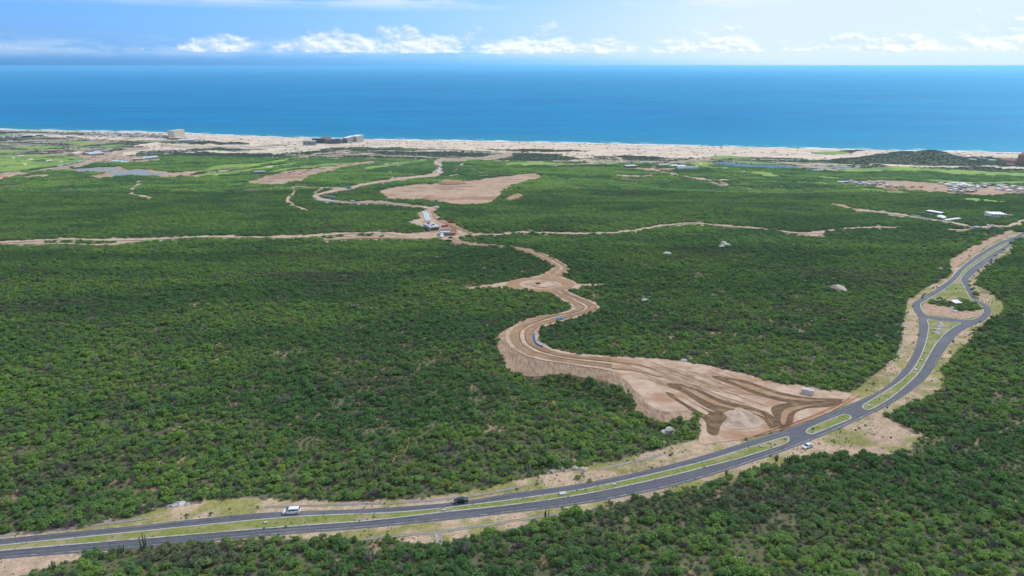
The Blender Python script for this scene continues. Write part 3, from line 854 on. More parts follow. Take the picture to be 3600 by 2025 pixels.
col = col * (1 - w[:, None]) + np.array((0.33, 0.27, 0.21)) * w[:, None]
w = sstep(nB * 0.6 + nA * 0.4, 0.44, 0.58) * (cv == VERGE) * 0.85
col = col * (1 - w[:, None]) + np.array((0.215, 0.225, 0.06)) * w[:, None]
w = sstep(nB * 0.4 + nA * 0.6, 0.50, 0.64) * (cv == DIRT)
col = col * (1 - w[:, None]) + np.array((0.31, 0.195, 0.125)) * w[:, None]
w = sstep(nB, 0.62, 0.72) * (cv == FOREST) * (Y < 900) * 0.8
col = col * (1 - w[:, None]) + np.array((0.40, 0.27, 0.17)) * w[:, None]
wet = 1 - sstep(shore_y(X) - Y, 4, 30)
col = col * (1 - 0.35 * wet[:, None])
me = mesh_np('ground', np.stack([X, Y, Z], 1), grid_faces(ROWS, COLS), True)
ca = me.attributes.new('ground', 'FLOAT_COLOR', 'POINT')
ca.data.foreach_set('color', np.hstack([col, np.ones((len(col), 1))]).astype(np.float32).ravel())
tag(link('ground', me, 'land'), kind='structure')

# the same land as a table, for setting things down quickly
ZG, YG, XG = Z.reshape(ROWS, COLS), Y.reshape(ROWS, COLS), X.reshape(ROWS, COLS)
LY0, LDY = math.log(55.0), (math.log(5600.0) - math.log(55.0)) / (ROWS - 1)


def h_table(x, y):
    r = min(max((math.log(max(y, 56.0)) - LY0) / LDY, 0), ROWS - 1.001)
    c = min(max((x / (y + 40) + 1.12) / 2.24 * (COLS - 1), 0), COLS - 1.001)
    i, j = int(r), int(c)
    a, b = r - i, c - j
    return float((ZG[i, j] * (1 - b) + ZG[i, j + 1] * b) * (1 - a) + (ZG[i + 1, j] * (1 - b) + ZG[i + 1, j + 1] * b) * a)


def spot(u, v):
    k, r = pray(u, v)
    k, r = float(k), float(r)
    lo = 60.0
    hi = lo
    while hi < 5600 and ZC - r * hi - h_table(k * hi, hi) > 0:
        lo, hi = hi, hi * 1.015
    for _ in range(16):
        m_ = (lo + hi) / 2
        if ZC - r * m_ - h_table(k * m_, m_) > 0:
            lo = m_
        else:
            hi = m_
    return Vector((k * hi, hi, h_table(k * hi, hi)))


# ------------------------------------------------------------------ the sea and its surf
sy = np.r_[np.linspace(-120, 60, 10), np.exp(np.linspace(math.log(75), math.log(140000), 60))]
sx = np.r_[-np.exp(np.linspace(math.log(140000), math.log(5200), 14)), np.linspace(-4600, 4600, 120), np.exp(np.linspace(math.log(5200), math.log(140000), 14))]
gx, gy = np.meshgrid(sx, sy)
gyy = shore_y(gx) + gy
me = mesh_np('sea', np.stack([gx.ravel(), gyy.ravel(), np.zeros(gx.size)], 1), grid_faces(len(sy), len(sx)))
sh = me.attributes.new('shallow', 'FLOAT', 'POINT')
sh.data.foreach_set('value', np.exp(-np.maximum(gy.ravel(), 0) / 340.0).astype(np.float32))
tag(link('sea', me, 'sea_water'), kind='structure')
for k, (d0, wd, thr) in enumerate(((-8, 30, 0.22), (34, 16, 0.46), (74, 10, 0.56))):
    bx = np.arange(-3600, 3000, 9.0)
    n1, n2 = fbm(bx / 60.0, bx * 0 + k * 9.0, 61 + k, 4), fbm(bx / 23.0, bx * 0 + k * 5.0, 71 + k, 3)
    wid = wd * np.clip((n1 - thr) * 4.5, 0, 1.5)
    mid = shore_y(bx) + d0 + (n2 - .5) * 14
    prof = [(-0.5, 0.08), (-0.1, 0.65), (0.15, 0.6), (0.5, 0.08)]
    v = np.vstack([np.stack([bx, mid + a * wid, np.full(len(bx), h) * np.minimum(wid / 4, 1) + 0.02], 1) for a, h in prof])
    f = grid_faces(len(prof), len(bx))
    ok = (wid[:-1] > 0.6) | (wid[1:] > 0.6)
    f = f[np.tile(ok, len(prof) - 1)]
    tag(link('surf', mesh_np('surf', v, f, True), 'sea_foam'), kind='structure')

for nm, w, z0, poly in WATERS:
    drape_poly(nm, catmull(w, 4, True), 'pond_water' if nm == 'pond' else 'lake_water', 40.0, level=z0 + 0.1)
for i, pl in enumerate(FAIRWAYS):
    sheet('fairway', pl, 'fairway_turf', 16.0, off=0.15, rough=0.9, smooth=4)

for pl in ([(42, 555), (50, 553), (54, 556), (46, 558)], [(100, 561), (112, 558), (118, 561), (106, 564)], [(80, 574), (96, 578), (92, 583), (84, 579)], [(160, 566), (180, 562), (184, 565), (166, 569)], [(60, 549), (84, 546), (88, 548), (64, 551)], [(205, 570), (222, 568), (218, 572)], [(930, 588), (965, 584), (950, 590)], [(1330, 576), (1400, 571), (1390, 576), (1340, 580)], [(2455, 576), (2470, 575), (2466, 579)], [(2600, 602), (2622, 603), (2612, 606)]):
    sheet('sand_bunker', pl, 'bunker_sand', 12.0, off=0.6, rough=0.3, smooth=4)

# ------------------------------------------------------------------ paved road, kerbs and planted medians
asphalt = drape_poly('road', np.vstack([resample(px_line(HW_UP, 6), 3.0)[:, :2], resample(px_line(HW_LO, 6), 3.0)[::-1, :2]]), 'asphalt', 5.0, off=0.05)


def inset(poly, d):
    p = np.asarray(poly, float)
    t = np.roll(p, -1, 0) - np.roll(p, 1, 0)
    t /= np.maximum(np.hypot(t[:, 0], t[:, 1])[:, None], 1e-6)
    area = np.sum(p[:, 0] * np.roll(p[:, 1], -1) - np.roll(p[:, 0], -1) * p[:, 1])
    n = np.stack([-t[:, 1], t[:, 0]], 1) * (1 if area > 0 else -1)
    return p + n * d


for isl in (ISL_MAIN, ISL_SMALL, ISL_MID, ISL_DROP):
    w = P(*catmull(isl, 5, True).T)[:, :2]
    w = resample(np.vstack([w, w[:1]]), 1.6)[:-1]
    rings = []
    for d, h in ((0, -0.02), (0.02, 0.16), (0.50, 0.17), (0.52, 0.02)):
        q = inset(w, d)
        rings.append(np.column_stack([q, height(q[:, 0], q[:, 1]) + lift(q[:, 1], 0.05) + h]))
    n = len(w)
    v = np.vstack(rings)
    f = [(k * n + i, k * n + (i + 1) % n, (k + 1) * n + (i + 1) % n, (k + 1) * n + i) for k in range(3) for i in range(n)]
    me = mesh_np('kerb', v, f)
    bm = bmesh.new(); bm.from_mesh(me); bmesh.ops.recalc_face_normals(bm, faces=bm.faces); bm.to_mesh(me); bm.free()
    tag(link('kerb', me, 'concrete'), kind='structure')
    drape_poly('median', inset(w, 0.51), 'median_grass', 2.5, off=0.17)
# painted edge line along the outer side of the far carriageway
ll = px_line([(a, b) for a, b in HW_LO[:16]], 6)[:, :2]
t = np.gradient(ll, axis=0); t /= np.hypot(t[:, 0], t[:, 1])[:, None]
ribbon('edge_line', ll + np.stack([-t[:, 1], t[:, 0]], 1) * 0.9, 0.22, 'worn_line', off=0.058, step=3.0, rows=2)
# darker bands where wheels run
for edge, sg in ((HW_UP[:18], -1), (HW_LO[:19], 1)):
    el = px_line(edge, 6)[:, :2]
    tt = np.gradient(el, axis=0); tt /= np.hypot(tt[:, 0], tt[:, 1])[:, None]
    nn_ = np.stack([-tt[:, 1], tt[:, 0]], 1) * sg
    for o_ in (1.7, 3.3, 4.6):
        ribbon('tyre_track', el + nn_ * o_, 0.55, 'tyre_wear', off=0.056, step=4.0, rough=0.15, rows=2)
# concrete outer kerb past the turning head
for seg in (HW_UP[25:], HW_LO[30:]):
    ribbon('kerb', px_line(seg, 6)[:, :2], 0.55, 'concrete', off=0.14, step=3.0, rows=2)

# ------------------------------------------------------------------ earthworks
sheet('embankment', EMBANK, 'embankment_earth', 2.2, off=0.12, rough=2.0, smooth=3)
sheet('earth_pad', PAD, 'pad_earth', 2.5, off=0.10, rough=3.0, smooth=3)
sheet('cut_bank', [(3342, 926), (3400, 878), (3469, 843), (3549, 809), (3560, 819), (3500, 848), (3440, 885), (3385, 922), (3352, 944)], 'embankment_earth', 3.0, off=0.15, rough=2.0, smooth=3)
between('earth_road', S1A, S1B, 0.0, 1.0, 'pad_earth', 0.22, wob=0.03, seed=2)
between('earth_road', S2A, S2B, 0.0, 1.0, 'pad_earth', 0.22, wob=0.04, seed=5)
sheet('earth_roundabout', ROUND, 'pad_earth', 3.0, off=0.30, rough=1.0, smooth=4)
sheet('earth_spur', SPUR_W, 'pad_earth', 3.0, off=0.18, rough=1.5, smooth=3)
sheet('earth_spur', SPUR_E, 'pad_earth', 3.0, off=0.18, rough=1.5, smooth=3)
sheet('work_yard', YARD, 'pad_earth', 5.0, off=0.2, rough=1.5, smooth=3)
# two graded lanes each side of the pale middle strip
S1Ax, S1Bx = [(2330, 1345)] + [(2240, 1318)] + S1A, [(2330, 1290)] + [(2240, 1268)] + S1B
between('graded_lane', S1Ax, S1Bx, 0.14, 0.42, 'lane_earth', 0.34, wob=0.03, seed=11, taper=14)
between('graded_lane', S1Ax, S1Bx, 0.58, 0.80, 'lane_earth', 0.34, wob=0.03, seed=15, taper=16)
between('graded_lane', S2A, S2B, 0.14, 0.42, 'lane_earth', 0.34, wob=0.04, seed=19)
between('graded_lane', S2A, S2B, 0.58, 0.86, 'lane_earth', 0.34, wob=0.04, seed=23)
for c0, mt, fa, fb in (((0.29, 0.04), 'wet_earth', 0.405, 0.43), ((0, 0), 'wet_earth', 0.565, 0.59), ((0, 0), 'wet_earth', 0.80, 0.825)):
    between('lane_edge', S1A, S1B, fa, fb, mt, 0.40, rows=2, wob=0.012, seed=int(fa * 100))
# ring lane round the unfinished island
th = np.linspace(0, 2 * math.pi, 40, endpoint=False)
ring_px = [(1900 + 98 * math.cos(a), 1002 + 21 * math.sin(a)) for a in th]
rw = P(*np.array(ring_px).T)[:, :2]
ribbon('ring_lane', np.vstack([rw, rw[:1]]), 9.0, 'lane_earth', off=0.42, step=3.0, rough=0.8)
isl = P(*np.array([(1913 + 42 * math.cos(a), 1002 + 10.5 * math.sin(a)) for a in th]).T)[:, :2]
drape_poly('ring_island', isl, 'pad_earth', 3.0, off=0.52)
ribbon('ring_kerb', np.vstack([isl, isl[:1]]), 0.9, 'gravel', off=0.62, step=3.0, rows=2)


def z26(pts, u0=2100, v0=1200, s=2.576):
    return [(u0 + a / s, v0 + b / s) for a, b in pts]


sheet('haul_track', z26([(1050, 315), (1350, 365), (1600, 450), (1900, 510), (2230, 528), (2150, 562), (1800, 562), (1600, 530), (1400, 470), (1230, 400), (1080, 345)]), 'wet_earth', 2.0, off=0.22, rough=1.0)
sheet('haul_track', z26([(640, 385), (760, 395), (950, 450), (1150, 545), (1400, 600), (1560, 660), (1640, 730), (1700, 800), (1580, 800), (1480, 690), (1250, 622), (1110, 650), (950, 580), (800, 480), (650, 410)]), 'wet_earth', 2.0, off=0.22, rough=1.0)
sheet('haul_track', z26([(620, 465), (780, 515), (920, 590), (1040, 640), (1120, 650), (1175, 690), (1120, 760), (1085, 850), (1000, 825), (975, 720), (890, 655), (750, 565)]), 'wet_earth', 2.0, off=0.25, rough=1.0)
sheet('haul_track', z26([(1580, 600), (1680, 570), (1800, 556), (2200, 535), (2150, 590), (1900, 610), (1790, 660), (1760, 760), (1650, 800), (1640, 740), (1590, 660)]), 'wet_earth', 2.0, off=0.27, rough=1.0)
sheet('graded_bed', z26([(1180, 350), (1400, 405), (1620, 485), (1900, 530), (2100, 540), (1850, 545), (1600, 505), (1380, 440)]), 'lane_earth', 2.0, off=0.33, rough=0.8)
sheet('graded_bed', z26([(750, 415), (900, 460), (1100, 560), (1300, 615), (1480, 660), (1600, 780), (1530, 700), (1280, 630), (1060, 580), (900, 500)]), 'lane_earth', 2.0, off=0.33, rough=0.8)
sheet('graded_bed', z26([(690, 495), (760, 510), (900, 588), (1000, 648), (985, 672), (900, 630), (780, 560)]), 'pad_earth', 2.0, off=0.36, rough=0.8)
sheet('graded_bed', z26([(1700, 620), (1950, 580), (2150, 560), (1900, 600), (1740, 660), (1700, 760), (1660, 740)]), 'lane_earth', 2.0, off=0.38, rough=0.8)
sheet('island_earth', [(3256, 1106), (3243, 1090), (3240, 1076), (3262, 1068), (3300, 1074), (3340, 1082), (3380, 1094), (3420, 1090), (3452, 1084), (3452, 1098), (3440, 1112), (3400, 1122), (3350, 1119), (3300, 1113)], 'embankment_earth', 2.0, off=0.24, rough=1.0)
sheet('red_bank', z26([(1300, 830), (1560, 800), (1800, 730), (2100, 600), (2330, 480), (2360, 500), (2120, 640), (1800, 760), (1500, 850), (1340, 860)]), 'red_earth', 2.0, off=0.24, rough=1.4)

# ruts left by trucks turning on the pad
rr_ = random.Random(5)
for k in range(34):
    u0, v0 = rr_.uniform(2160, 2480), rr_.uniform(1268, 1330)
    u0 += (v0 - 1268) * 1.2
    du = rr_.uniform(120, 330)
    sl = rr_.uniform(0.24, 0.42)
    bend = rr_.uniform(-14, 14)
    pts_ = [(u0 + du * t_, v0 + du * t_ * sl + bend * math.sin(t_ * 3.14)) for t_ in (0, .25, .5, .75, 1)]
    if in_poly(np.array([p_[0] for p_ in pts_]), np.array([p_[1] for p_ in pts_]), PAD).all():
        ribbon('rut', px_line(pts_, 5)[:, :2], rr_.uniform(.35, .9), rr_.choice(['rut_earth', 'rut_earth', 'lane_earth']), off=0.155 + k * .002, step=2.5, rough=.3, rows=2)
for A_, B_, seed_ in ((S1A, S1B, 3), (S2A, S2B, 8)):
    for f_ in (.19, .25, .32, .37, .62, .68, .74):
        between('rut', A_, B_, f_, f_ + .016, 'rut_earth', 0.42 + f_ * .05, rows=2, wob=.012, seed=int(f_ * 100))

MATK = {'pale': 'pale_track', 'brown': 'lane_earth', 'red': 'red_earth', 'work': 'pale_track'}
for ln, wm, kd in TRACKS:
    ribbon('dirt_track', px_line(ln, 5)[:, :2], wm, MATK[kd], off=0.35, step=6.0, rough=wm * 0.10)
# slabs of fresh concrete on the road being built
for pts, wm in (([(1490, 745), (1498, 755), (1501, 766), (1507, 778)], 7.5), ([(1104, 694), (1112, 701), (1150, 706), (1190, 710)], 5), ([(1330, 716), (1370, 718), (1420, 725)], 4.5),
                ([(1546, 608), (1540, 600), (1552, 591), (1562, 587)], 6)):
    ribbon('concrete_slab', px_line(pts, 6)[:, :2], wm, 'fresh_concrete', off=0.75, step=4.0, rows=3)
for pts, wm in (([(1518, 741), (1526, 755), (1530, 768), (1545, 777)], 4), ([(1545, 777), (1580, 790), (1620, 806), (1660, 823)], 6), ([(1500, 738), (1470, 729), (1424, 722), (1337, 712), (1249, 713), (1170, 706)], 5),
                ([(1115, 690), (1150, 682), (1200, 672), (1260, 661), (1320, 648)], 4)):
    ribbon('graded_lane', px_line(pts, 6)[:, :2], wm, 'lane_earth', off=0.7, step=4.0, rows=3, rough=0.5)
sheet('gravel_apron', [(1430, 783), (1465, 773), (1486, 785), (1488, 798), (1466, 793)], 'gravel', 4.0, off=0.4, rough=1.0)
sheet('parking_lot', [(3205, 757), (3250, 751), (3292, 760), (3275, 772), (3230, 766)], 'asphalt', 4.0, off=0.4, rough=0.5)

# ------------------------------------------------------------------ bushes
def leaf_cloud(lobes, n, size, seed, flat=0.6, stretch=1.0):
    r = np.random.default_rng(seed)
    lob = np.asarray(lobes, float)
    w = lob[:, 3] ** 2
    k = r.choice(len(lob), n, p=w / w.sum())
    d = r.normal(size=(n, 3))
    d[:, 2] = np.abs(d[:, 2]) * 0.9 - 0.25
    d /= np.linalg.norm(d, axis=1)[:, None]
    rad = lob[k, 3] * r.uniform(0.50, 1.18, n)
    c = lob[k, :3] + d * rad[:, None] * np.array([1, 1, flat])
    nrm = d * 0.8 + r.normal(size=(n, 3)) * 0.38 + np.array([0, 0, 0.75])
    nrm /= np.linalg.norm(nrm, axis=1)[:, None]
    t = np.cross(nrm, r.normal(size=(n, 3)))
    t /= np.linalg.norm(t, axis=1)[:, None]
    b = np.cross(nrm, t)
    s = (size * r.uniform(0.6, 1.35, n))[:, None]
    t, b = t * s * stretch, b * s / stretch * r.uniform(0.55, 1.0, n)[:, None]
    v = np.stack([c - t, c - b * 0.8, c + t, c + b * 0.8], 1).reshape(-1, 3)
    return v, np.arange(4 * n).reshape(-1, 4)


def crown_mesh(seed, n=440, size=0.13, spread=0.80, nl=9):
    r = np.random.default_rng(seed)
    lobes = [(r.uniform(-.15, .15), r.uniform(-.15, .15), 0.60, 0.42)]
    for i in range(nl):
        a = i / nl * 6.283 + r.uniform(-.6, .6)
        d = r.uniform(0.22, spread)
        lobes.append((math.cos(a) * d, math.sin(a) * d, r.uniform(0.28, 0.80) * (1.15 - .5 * d), r.uniform(0.18, 0.40)))
    v, f = leaf_cloud(lobes, n, size, seed + 1, 0.8)
    return mesh_np('crown', v, f)


def stem_mesh(seed, k=4, top=0.62):
    r = np.random.default_rng(seed)
    vs, fs = [], []
    for i in range(k):
        a = i / k * 6.283 + r.uniform(-.4, .4)
        p0 = np.array([math.cos(a) * .05, math.sin(a) * .05, -0.08])
        p1 = np.array([math.cos(a) * r.uniform(.2, .45), math.sin(a) * r.uniform(.2, .45), top * r.uniform(.8, 1.1)])
        for p, w in ((p0, .045), (p1, .012)):
            for j in range(3):
                b = j * 2.094
                vs.append(p + np.array([math.cos(b) * w, math.sin(b) * w, 0]))
        o = i * 6
        for j in range(3):
            fs.append((o + j, o + (j + 1) % 3, o + 3 + (j + 1) % 3, o + 3 + j))
    return mesh_np('stem', vs, fs)


def twig_mesh(seed, n=120):
    r = np.random.default_rng(seed)
    d = r.normal(size=(n, 3)); d[:, 2] = np.abs(d[:, 2]) + 0.25
    d /= np.linalg.norm(d, axis=1)[:, None]
    base = d * r.uniform(0.05, 0.45, n)[:, None]
    tip = base + (d + r.normal(size=(n, 3)) * .35) * r.uniform(0.3, 0.6, n)[:, None]
    side = np.cross(tip - base, r.normal(size=(n, 3)))
    side /= np.linalg.norm(side, axis=1)[:, None]
    wv = side * 0.022
    v = np.stack([base - wv, base + wv, tip + wv * .4, tip - wv * .4], 1)
    v[:, :, 2] = v[:, :, 2] * 0.95 + 0.05
    return mesh_np('crown', v.reshape(-1, 3), np.arange(4 * n).reshape(-1, 4))


def clump_mesh(seed, count, radius, n, size, h=1.0):
    r = np.random.default_rng(seed)
    lobes = []
    for i in range(count):
        a, d = r.uniform(0, 6.283), radius * math.sqrt(r.uniform(0, 1)) * 0.85
        s = r.uniform(1.1, 2.2)
        lobes.append((math.cos(a) * d, math.sin(a) * d, s * 0.75 * h, s))
        lobes.append((math.cos(a) * d + s * .6, math.sin(a) * d + r.uniform(-.6, .6), s * 0.55 * h, s * 0.7))
    v, f = leaf_cloud(lobes, n, size, seed + 5, 0.8 * h)
    return mesh_np('clump', v, f)


KINDS = []     # crown mesh, material, stem mesh, label, weight
for i in range(4):
    KINDS.append((crown_mesh(100 + i), 'leaf_green', stem_mesh(i), 'leafy mid-green thorn bush in the thicket below the paved road'))
for i in range(3):
    KINDS.append((crown_mesh(120 + i, 460, 0.12, 0.85, 10), 'leaf_dark', stem_mesh(20 + i), 'dense dark-green thorn bush in the thicket below the paved road'))
KINDS.append((crown_mesh(140, 360, 0.12), 'leaf_yellow', stem_mesh(40), 'yellow-green flowering bush in the thicket below the paved road'))
KINDS.append((twig_mesh(150), 'twig_grey', stem_mesh(41, 5, 0.5), 'bare grey leafless bush in the thicket below the paved road'))
KINDS.append((twig_mesh(151, 150), 'twig_grey', stem_mesh(42, 5, 0.5), 'bare grey leafless bush in the thicket below the paved road'))
for k in KINDS:
    k[0].materials.append(MATS[k[1]])
    k[2].materials.append(MATS['bark'])
WEIGHTS = np.array([.14, .14, .13, .13, .09, .08, .08, .022, .10, .09])
WEIGHTS /= WEIGHTS.sum()


def in_view(x, y, z, mu=160, mv=120):
    u, v = PX(x, y, z)
    return (u > -mu) & (u < 3600 + mu) & (v > 0) & (v < 2025 + mv)


def jitter_grid(y0, y1, s):
    gy = np.arange(y0, y1, s)
    out = []
    for yy in gy:
        half = 0.93 * yy + 25
        gx = np.arange(-half, half, s)
        out.append(np.stack([gx, np.full(len(gx), yy)], 1))
    p = np.vstack(out)
    p += rng.uniform(-.5, .5, p.shape) * s * 1.1
    return p


pts = jitter_grid(88, 640, 1.8)
x, y = pts.T
z = height(x, y)
c = cover_at(x, y, z)
gap = fbm(x / 8.0, y / 8.0, 77, 3)
keep = in_view(x, y, z) & ((c == FOREST) | (((c == VERGE) | (c == SPARSE)) & (rng.random(len(x)) < 0.8 * sstep(fbm(x / 6.0, y / 6.0, 55, 3), 0.42, 0.62))))
x, y, z, c, gap = x[keep], y[keep], z[keep], c[keep], gap[keep]
n = len(x)
size = rng.lognormal(0.20, 0.33, n) * np.where((c == VERGE) | (c == SPARSE), np.where((rng.random(n) < 0.12) & (c == VERGE), 0.5, 0.2), np.where(gap > 0.68, 0.5, 1.0))
size = np.clip(size, 0.2, 2.9)
z = z + np.where(c == SPARSE, 0.15, 0.0)
pick = rng.choice(len(KINDS), n, p=WEIGHTS)
rot = rng.uniform(0, 6.283, n)
tall = rng.uniform(0.85, 1.3, n)
u, v = PX(x, y, z)
app = size / np.hypot(x, y) * ((u > 10) & (u < 3590) & (v < 2030) & (c == FOREST))
order = np.argsort(-app)
single, mass = order[:290], order[290:]
print('bushes', n)
for i in single:
    cm, mt, sm, lab = KINDS[pick[i]]
    e = bpy.data.objects.new('bush', None)
    COL.objects.link(e)
    e.location = (x[i], y[i], z[i])
    e.rotation_euler = (0, 0, rot[i])
    e.scale = (size[i], size[i], size[i] * tall[i])
    e.empty_display_size = 0.3
    tag(e, lab, 'bush', 'bushes ' + lab.split(' bush ')[0].replace('-', ' '))
    for nm, me in (('crown', cm), ('stem', sm)):
        o = bpy.data.objects.new(nm, me)
        COL.objects.link(o)
        o.parent = e

# prototypes that the scattered masses repeat: kept out of the scene itself
def proto(name, me):
    return bpy.data.objects.new(name, me)


def scatter(name, protos, x, y, z, pick, rot, scl, label, cat):
    me = bpy.data.meshes.new(name)
    me.vertices.add(len(x))
    me.vertices.foreach_set('co', np.stack([x, y, z], 1).astype(np.float32).ravel())
    a = me.attributes.new('pick', 'INT', 'POINT'); a.data.foreach_set('value', pick.astype(np.int32))
    a = me.attributes.new('turn', 'FLOAT', 'POINT'); a.data.foreach_set('value', rot.astype(np.float32))
    a = me.attributes.new('size', 'FLOAT_VECTOR', 'POINT'); a.data.foreach_set('vector', scl.astype(np.float32).ravel())
    o = link(name, me)
    tag(o, label, cat, None, 'stuff')
    ng = bpy.data.node_groups.new(name, 'GeometryNodeTree')
    ng.interface.new_socket('Geometry', in_out='INPUT', socket_type='NodeSocketGeometry')
    ng.interface.new_socket('Geometry', in_out='OUTPUT', socket_type='NodeSocketGeometry')
    N, L = ng.nodes, ng.links
    gi, go = N.new('NodeGroupInput'), N.new('NodeGroupOutput')
    iop = N.new('GeometryNodeInstanceOnPoints')
    L.new(gi.outputs[0], iop.inputs['Points'])
    gti = N.new('GeometryNodeJoinGeometry')
    for p in protos[::-1]:
        oi = N.new('GeometryNodeObjectInfo')
        oi.inputs['Object'].default_value = p
        oi.inputs['As Instance'].default_value = True
        L.new(oi.outputs['Geometry'], gti.inputs[0])
    L.new(gti.outputs[0], iop.inputs['Instance'])
    iop.inputs['Pick Instance'].default_value = True
    for nm, dt, sock in (('pick', 'INT', 'Instance Index'), ('size', 'FLOAT_VECTOR', 'Scale')):
        na = N.new('GeometryNodeInputNamedAttribute'); na.data_type = dt; na.inputs[0].default_value = nm
        L.new(na.outputs[0], iop.inputs[sock])
    na = N.new('GeometryNodeInputNamedAttribute'); na.data_type = 'FLOAT'; na.inputs[0].default_value = 'turn'
    cx = N.new('ShaderNodeCombineXYZ'); L.new(na.outputs[0], cx.inputs[2])
    L.new(cx.outputs[0], iop.inputs['Rotation'])
    L.new(iop.outputs[0], go.inputs[0])
    md = o.modifiers.new('scatter', 'NODES')
    md.node_group = ng
    return o


i = mass
scatter('thorn_scrub', [proto('bush_form', k[0]) for k in KINDS], x[i], y[i], z[i], pick[i], rot[i], np.stack([size[i], size[i], size[i] * tall[i]], 1), 'mass of green thorn scrub on both sides of the road', 'scrub')

mid = [clump_mesh(200 + k, 4, 2.8, 480, 0.34) for k in range(6)]
for k, me in enumerate(mid):
    me.materials.append(MATS['leaf_green' if k % 3 else 'leaf_dark'])
pts = jitter_grid(640, 1300, 4.9)
x, y = pts.T
z = height(x, y); c = cover_at(x, y, z)
keep = in_view(x, y, z) & (c == FOREST) & (fbm(x / 12.0, y / 12.0, 78, 3) < 0.74)
x, y, z = x[keep], y[keep], z[keep]
n = len(x); print('mid', n)
s = rng.uniform(0.75, 1.25, n)
scatter('scrub_hillside', [proto('clump_form', k) for k in mid], x, y, z - 0.2, rng.integers(0, len(mid), n), rng.uniform(0, 6.28, n), np.stack([s, s, s * rng.uniform(.8, 1.2, n)], 1), 'green scrub covering the slopes along the crossing dirt track', 'scrub')

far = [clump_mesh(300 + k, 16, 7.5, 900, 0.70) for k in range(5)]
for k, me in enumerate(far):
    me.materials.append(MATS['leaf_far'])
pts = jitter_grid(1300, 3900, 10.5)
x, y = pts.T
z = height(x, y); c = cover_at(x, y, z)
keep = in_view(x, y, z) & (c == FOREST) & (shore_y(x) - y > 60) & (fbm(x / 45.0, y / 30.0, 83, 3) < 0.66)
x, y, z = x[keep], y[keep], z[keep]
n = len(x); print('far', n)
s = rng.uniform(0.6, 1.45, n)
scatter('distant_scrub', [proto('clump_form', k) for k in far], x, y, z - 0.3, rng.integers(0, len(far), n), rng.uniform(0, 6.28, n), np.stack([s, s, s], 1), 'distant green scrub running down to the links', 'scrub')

low = [clump_mesh(400 + k, 5, 5.0, 120, 0.9, 0.6) for k in range(4)]
for k, me in enumerate(low):
    me.materials.append(MATS['leaf_coast'])
pts = jitter_grid(1700, 4600, 9.5)
x, y = pts.T
z = height(x, y); c = cover_at(x, y, z)
rr = rng.random(len(x))
nn = fbm(x / 160.0, y / 60.0, 81, 3)
keep = in_view(x, y, z) & (shore_y(x) - y > 25) & (((c == DARK) & (rr < 0.85)) | ((c == COAST) & (rr < 0.75 * sstep(nn, 0.35, 0.6))) | ((c == SAND) & (rr < 0.05) & (nn > 0.5)) | ((c == DIRT) & (rr < 0.04)))
x, y, z = x[keep], y[keep], z[keep]
n = len(x); print('coast', n)
s = rng.uniform(0.5, 1.2, n)
scatter('dune_scrub', [proto('clump_form', k) for k in low], x, y, z - 0.2, rng.integers(0, len(low), n), rng.uniform(0, 6.28, n), np.stack([s, s, s], 1), 'low grey-green dune scrub behind the beach', 'scrub')

# ------------------------------------------------------------------ sea air
HZ = 0.000028
me = bpy.data.meshes.new('haze')
hb = bmesh.new()
bmesh.ops.create_cube(hb, size=1.0)
hb.to_mesh(me); hb.free()
haze = link('haze', me)
haze.location = (0, 69000, (ZC + 8 - 4) / 2)
haze.scale = (290000, 145000, ZC + 8 + 4)
haze['kind'] = 'stuff'
m, T = new_mat('air')
pv = T.n('ShaderNodeVolumePrincipled', Density=HZ, Anisotropy=0.5)
pv.inputs['Color'].default_value = (0.32, 0.74, 1.0, 1)
T.n('ShaderNodeOutputMaterial', Volume=pv.outputs[0])
me.materials.append(m)

# ------------------------------------------------------------------ things: builders
def plain(name, c, rough=0.7, metallic=0.0, var=0.12, scale=0.6, spec=0.3):
    if name in MATS:
        return name
    a = tuple(max(0.0, v * (1 - var)) for v in c)
    b = tuple(min(1.0, v * (1 + var)) for v in c)
    speckled(name, a, b, scale, rough, None, 0.1, 0.1, 0.02, spec=spec, metallic=metallic)
    return name


for nm, c in (('wall_white', (0.72, 0.71, 0.68)), ('wall_cream', (0.62, 0.54, 0.42)), ('wall_tan', (0.46, 0.36, 0.26)), ('wall_grey', (0.33, 0.33, 0.33)), ('wall_dark', (0.12, 0.115, 0.115)), ('wall_terracotta', (0.40, 0.20, 0.13)),
              ('wall_brick', (0.36, 0.15, 0.09)), ('roof_white', (0.78, 0.79, 0.80)), ('roof_grey', (0.36, 0.37, 0.40)), ('roof_red', (0.33, 0.13, 0.085)), ('roof_bluegrey', (0.50, 0.57, 0.66)), ('roof_teal', (0.42, 0.62, 0.66)),
              ('frame_concrete', (0.26, 0.26, 0.25)), ('slab_pale', (0.55, 0.54, 0.51)), ('orange_paint', (0.62, 0.26, 0.04)), ('red_paint', (0.42, 0.05, 0.04)), ('yellow_paint', (0.62, 0.42, 0.04)), ('blue_plastic', (0.03, 0.20, 0.50)),
              ('tarp_blue', (0.02, 0.26, 0.46)), ('rubber', (0.025, 0.025, 0.027)), ('steel', (0.40, 0.41, 0.42)), ('wood_pole', (0.16, 0.12, 0.09)), ('sign_green', (0.02, 0.16, 0.09)), ('orange_net', (0.50, 0.20, 0.09)), ('thatch', (0.30, 0.20, 0.12)), ('rebar', (0.20, 0.13, 0.10))):
    plain(nm, c, 0.8)
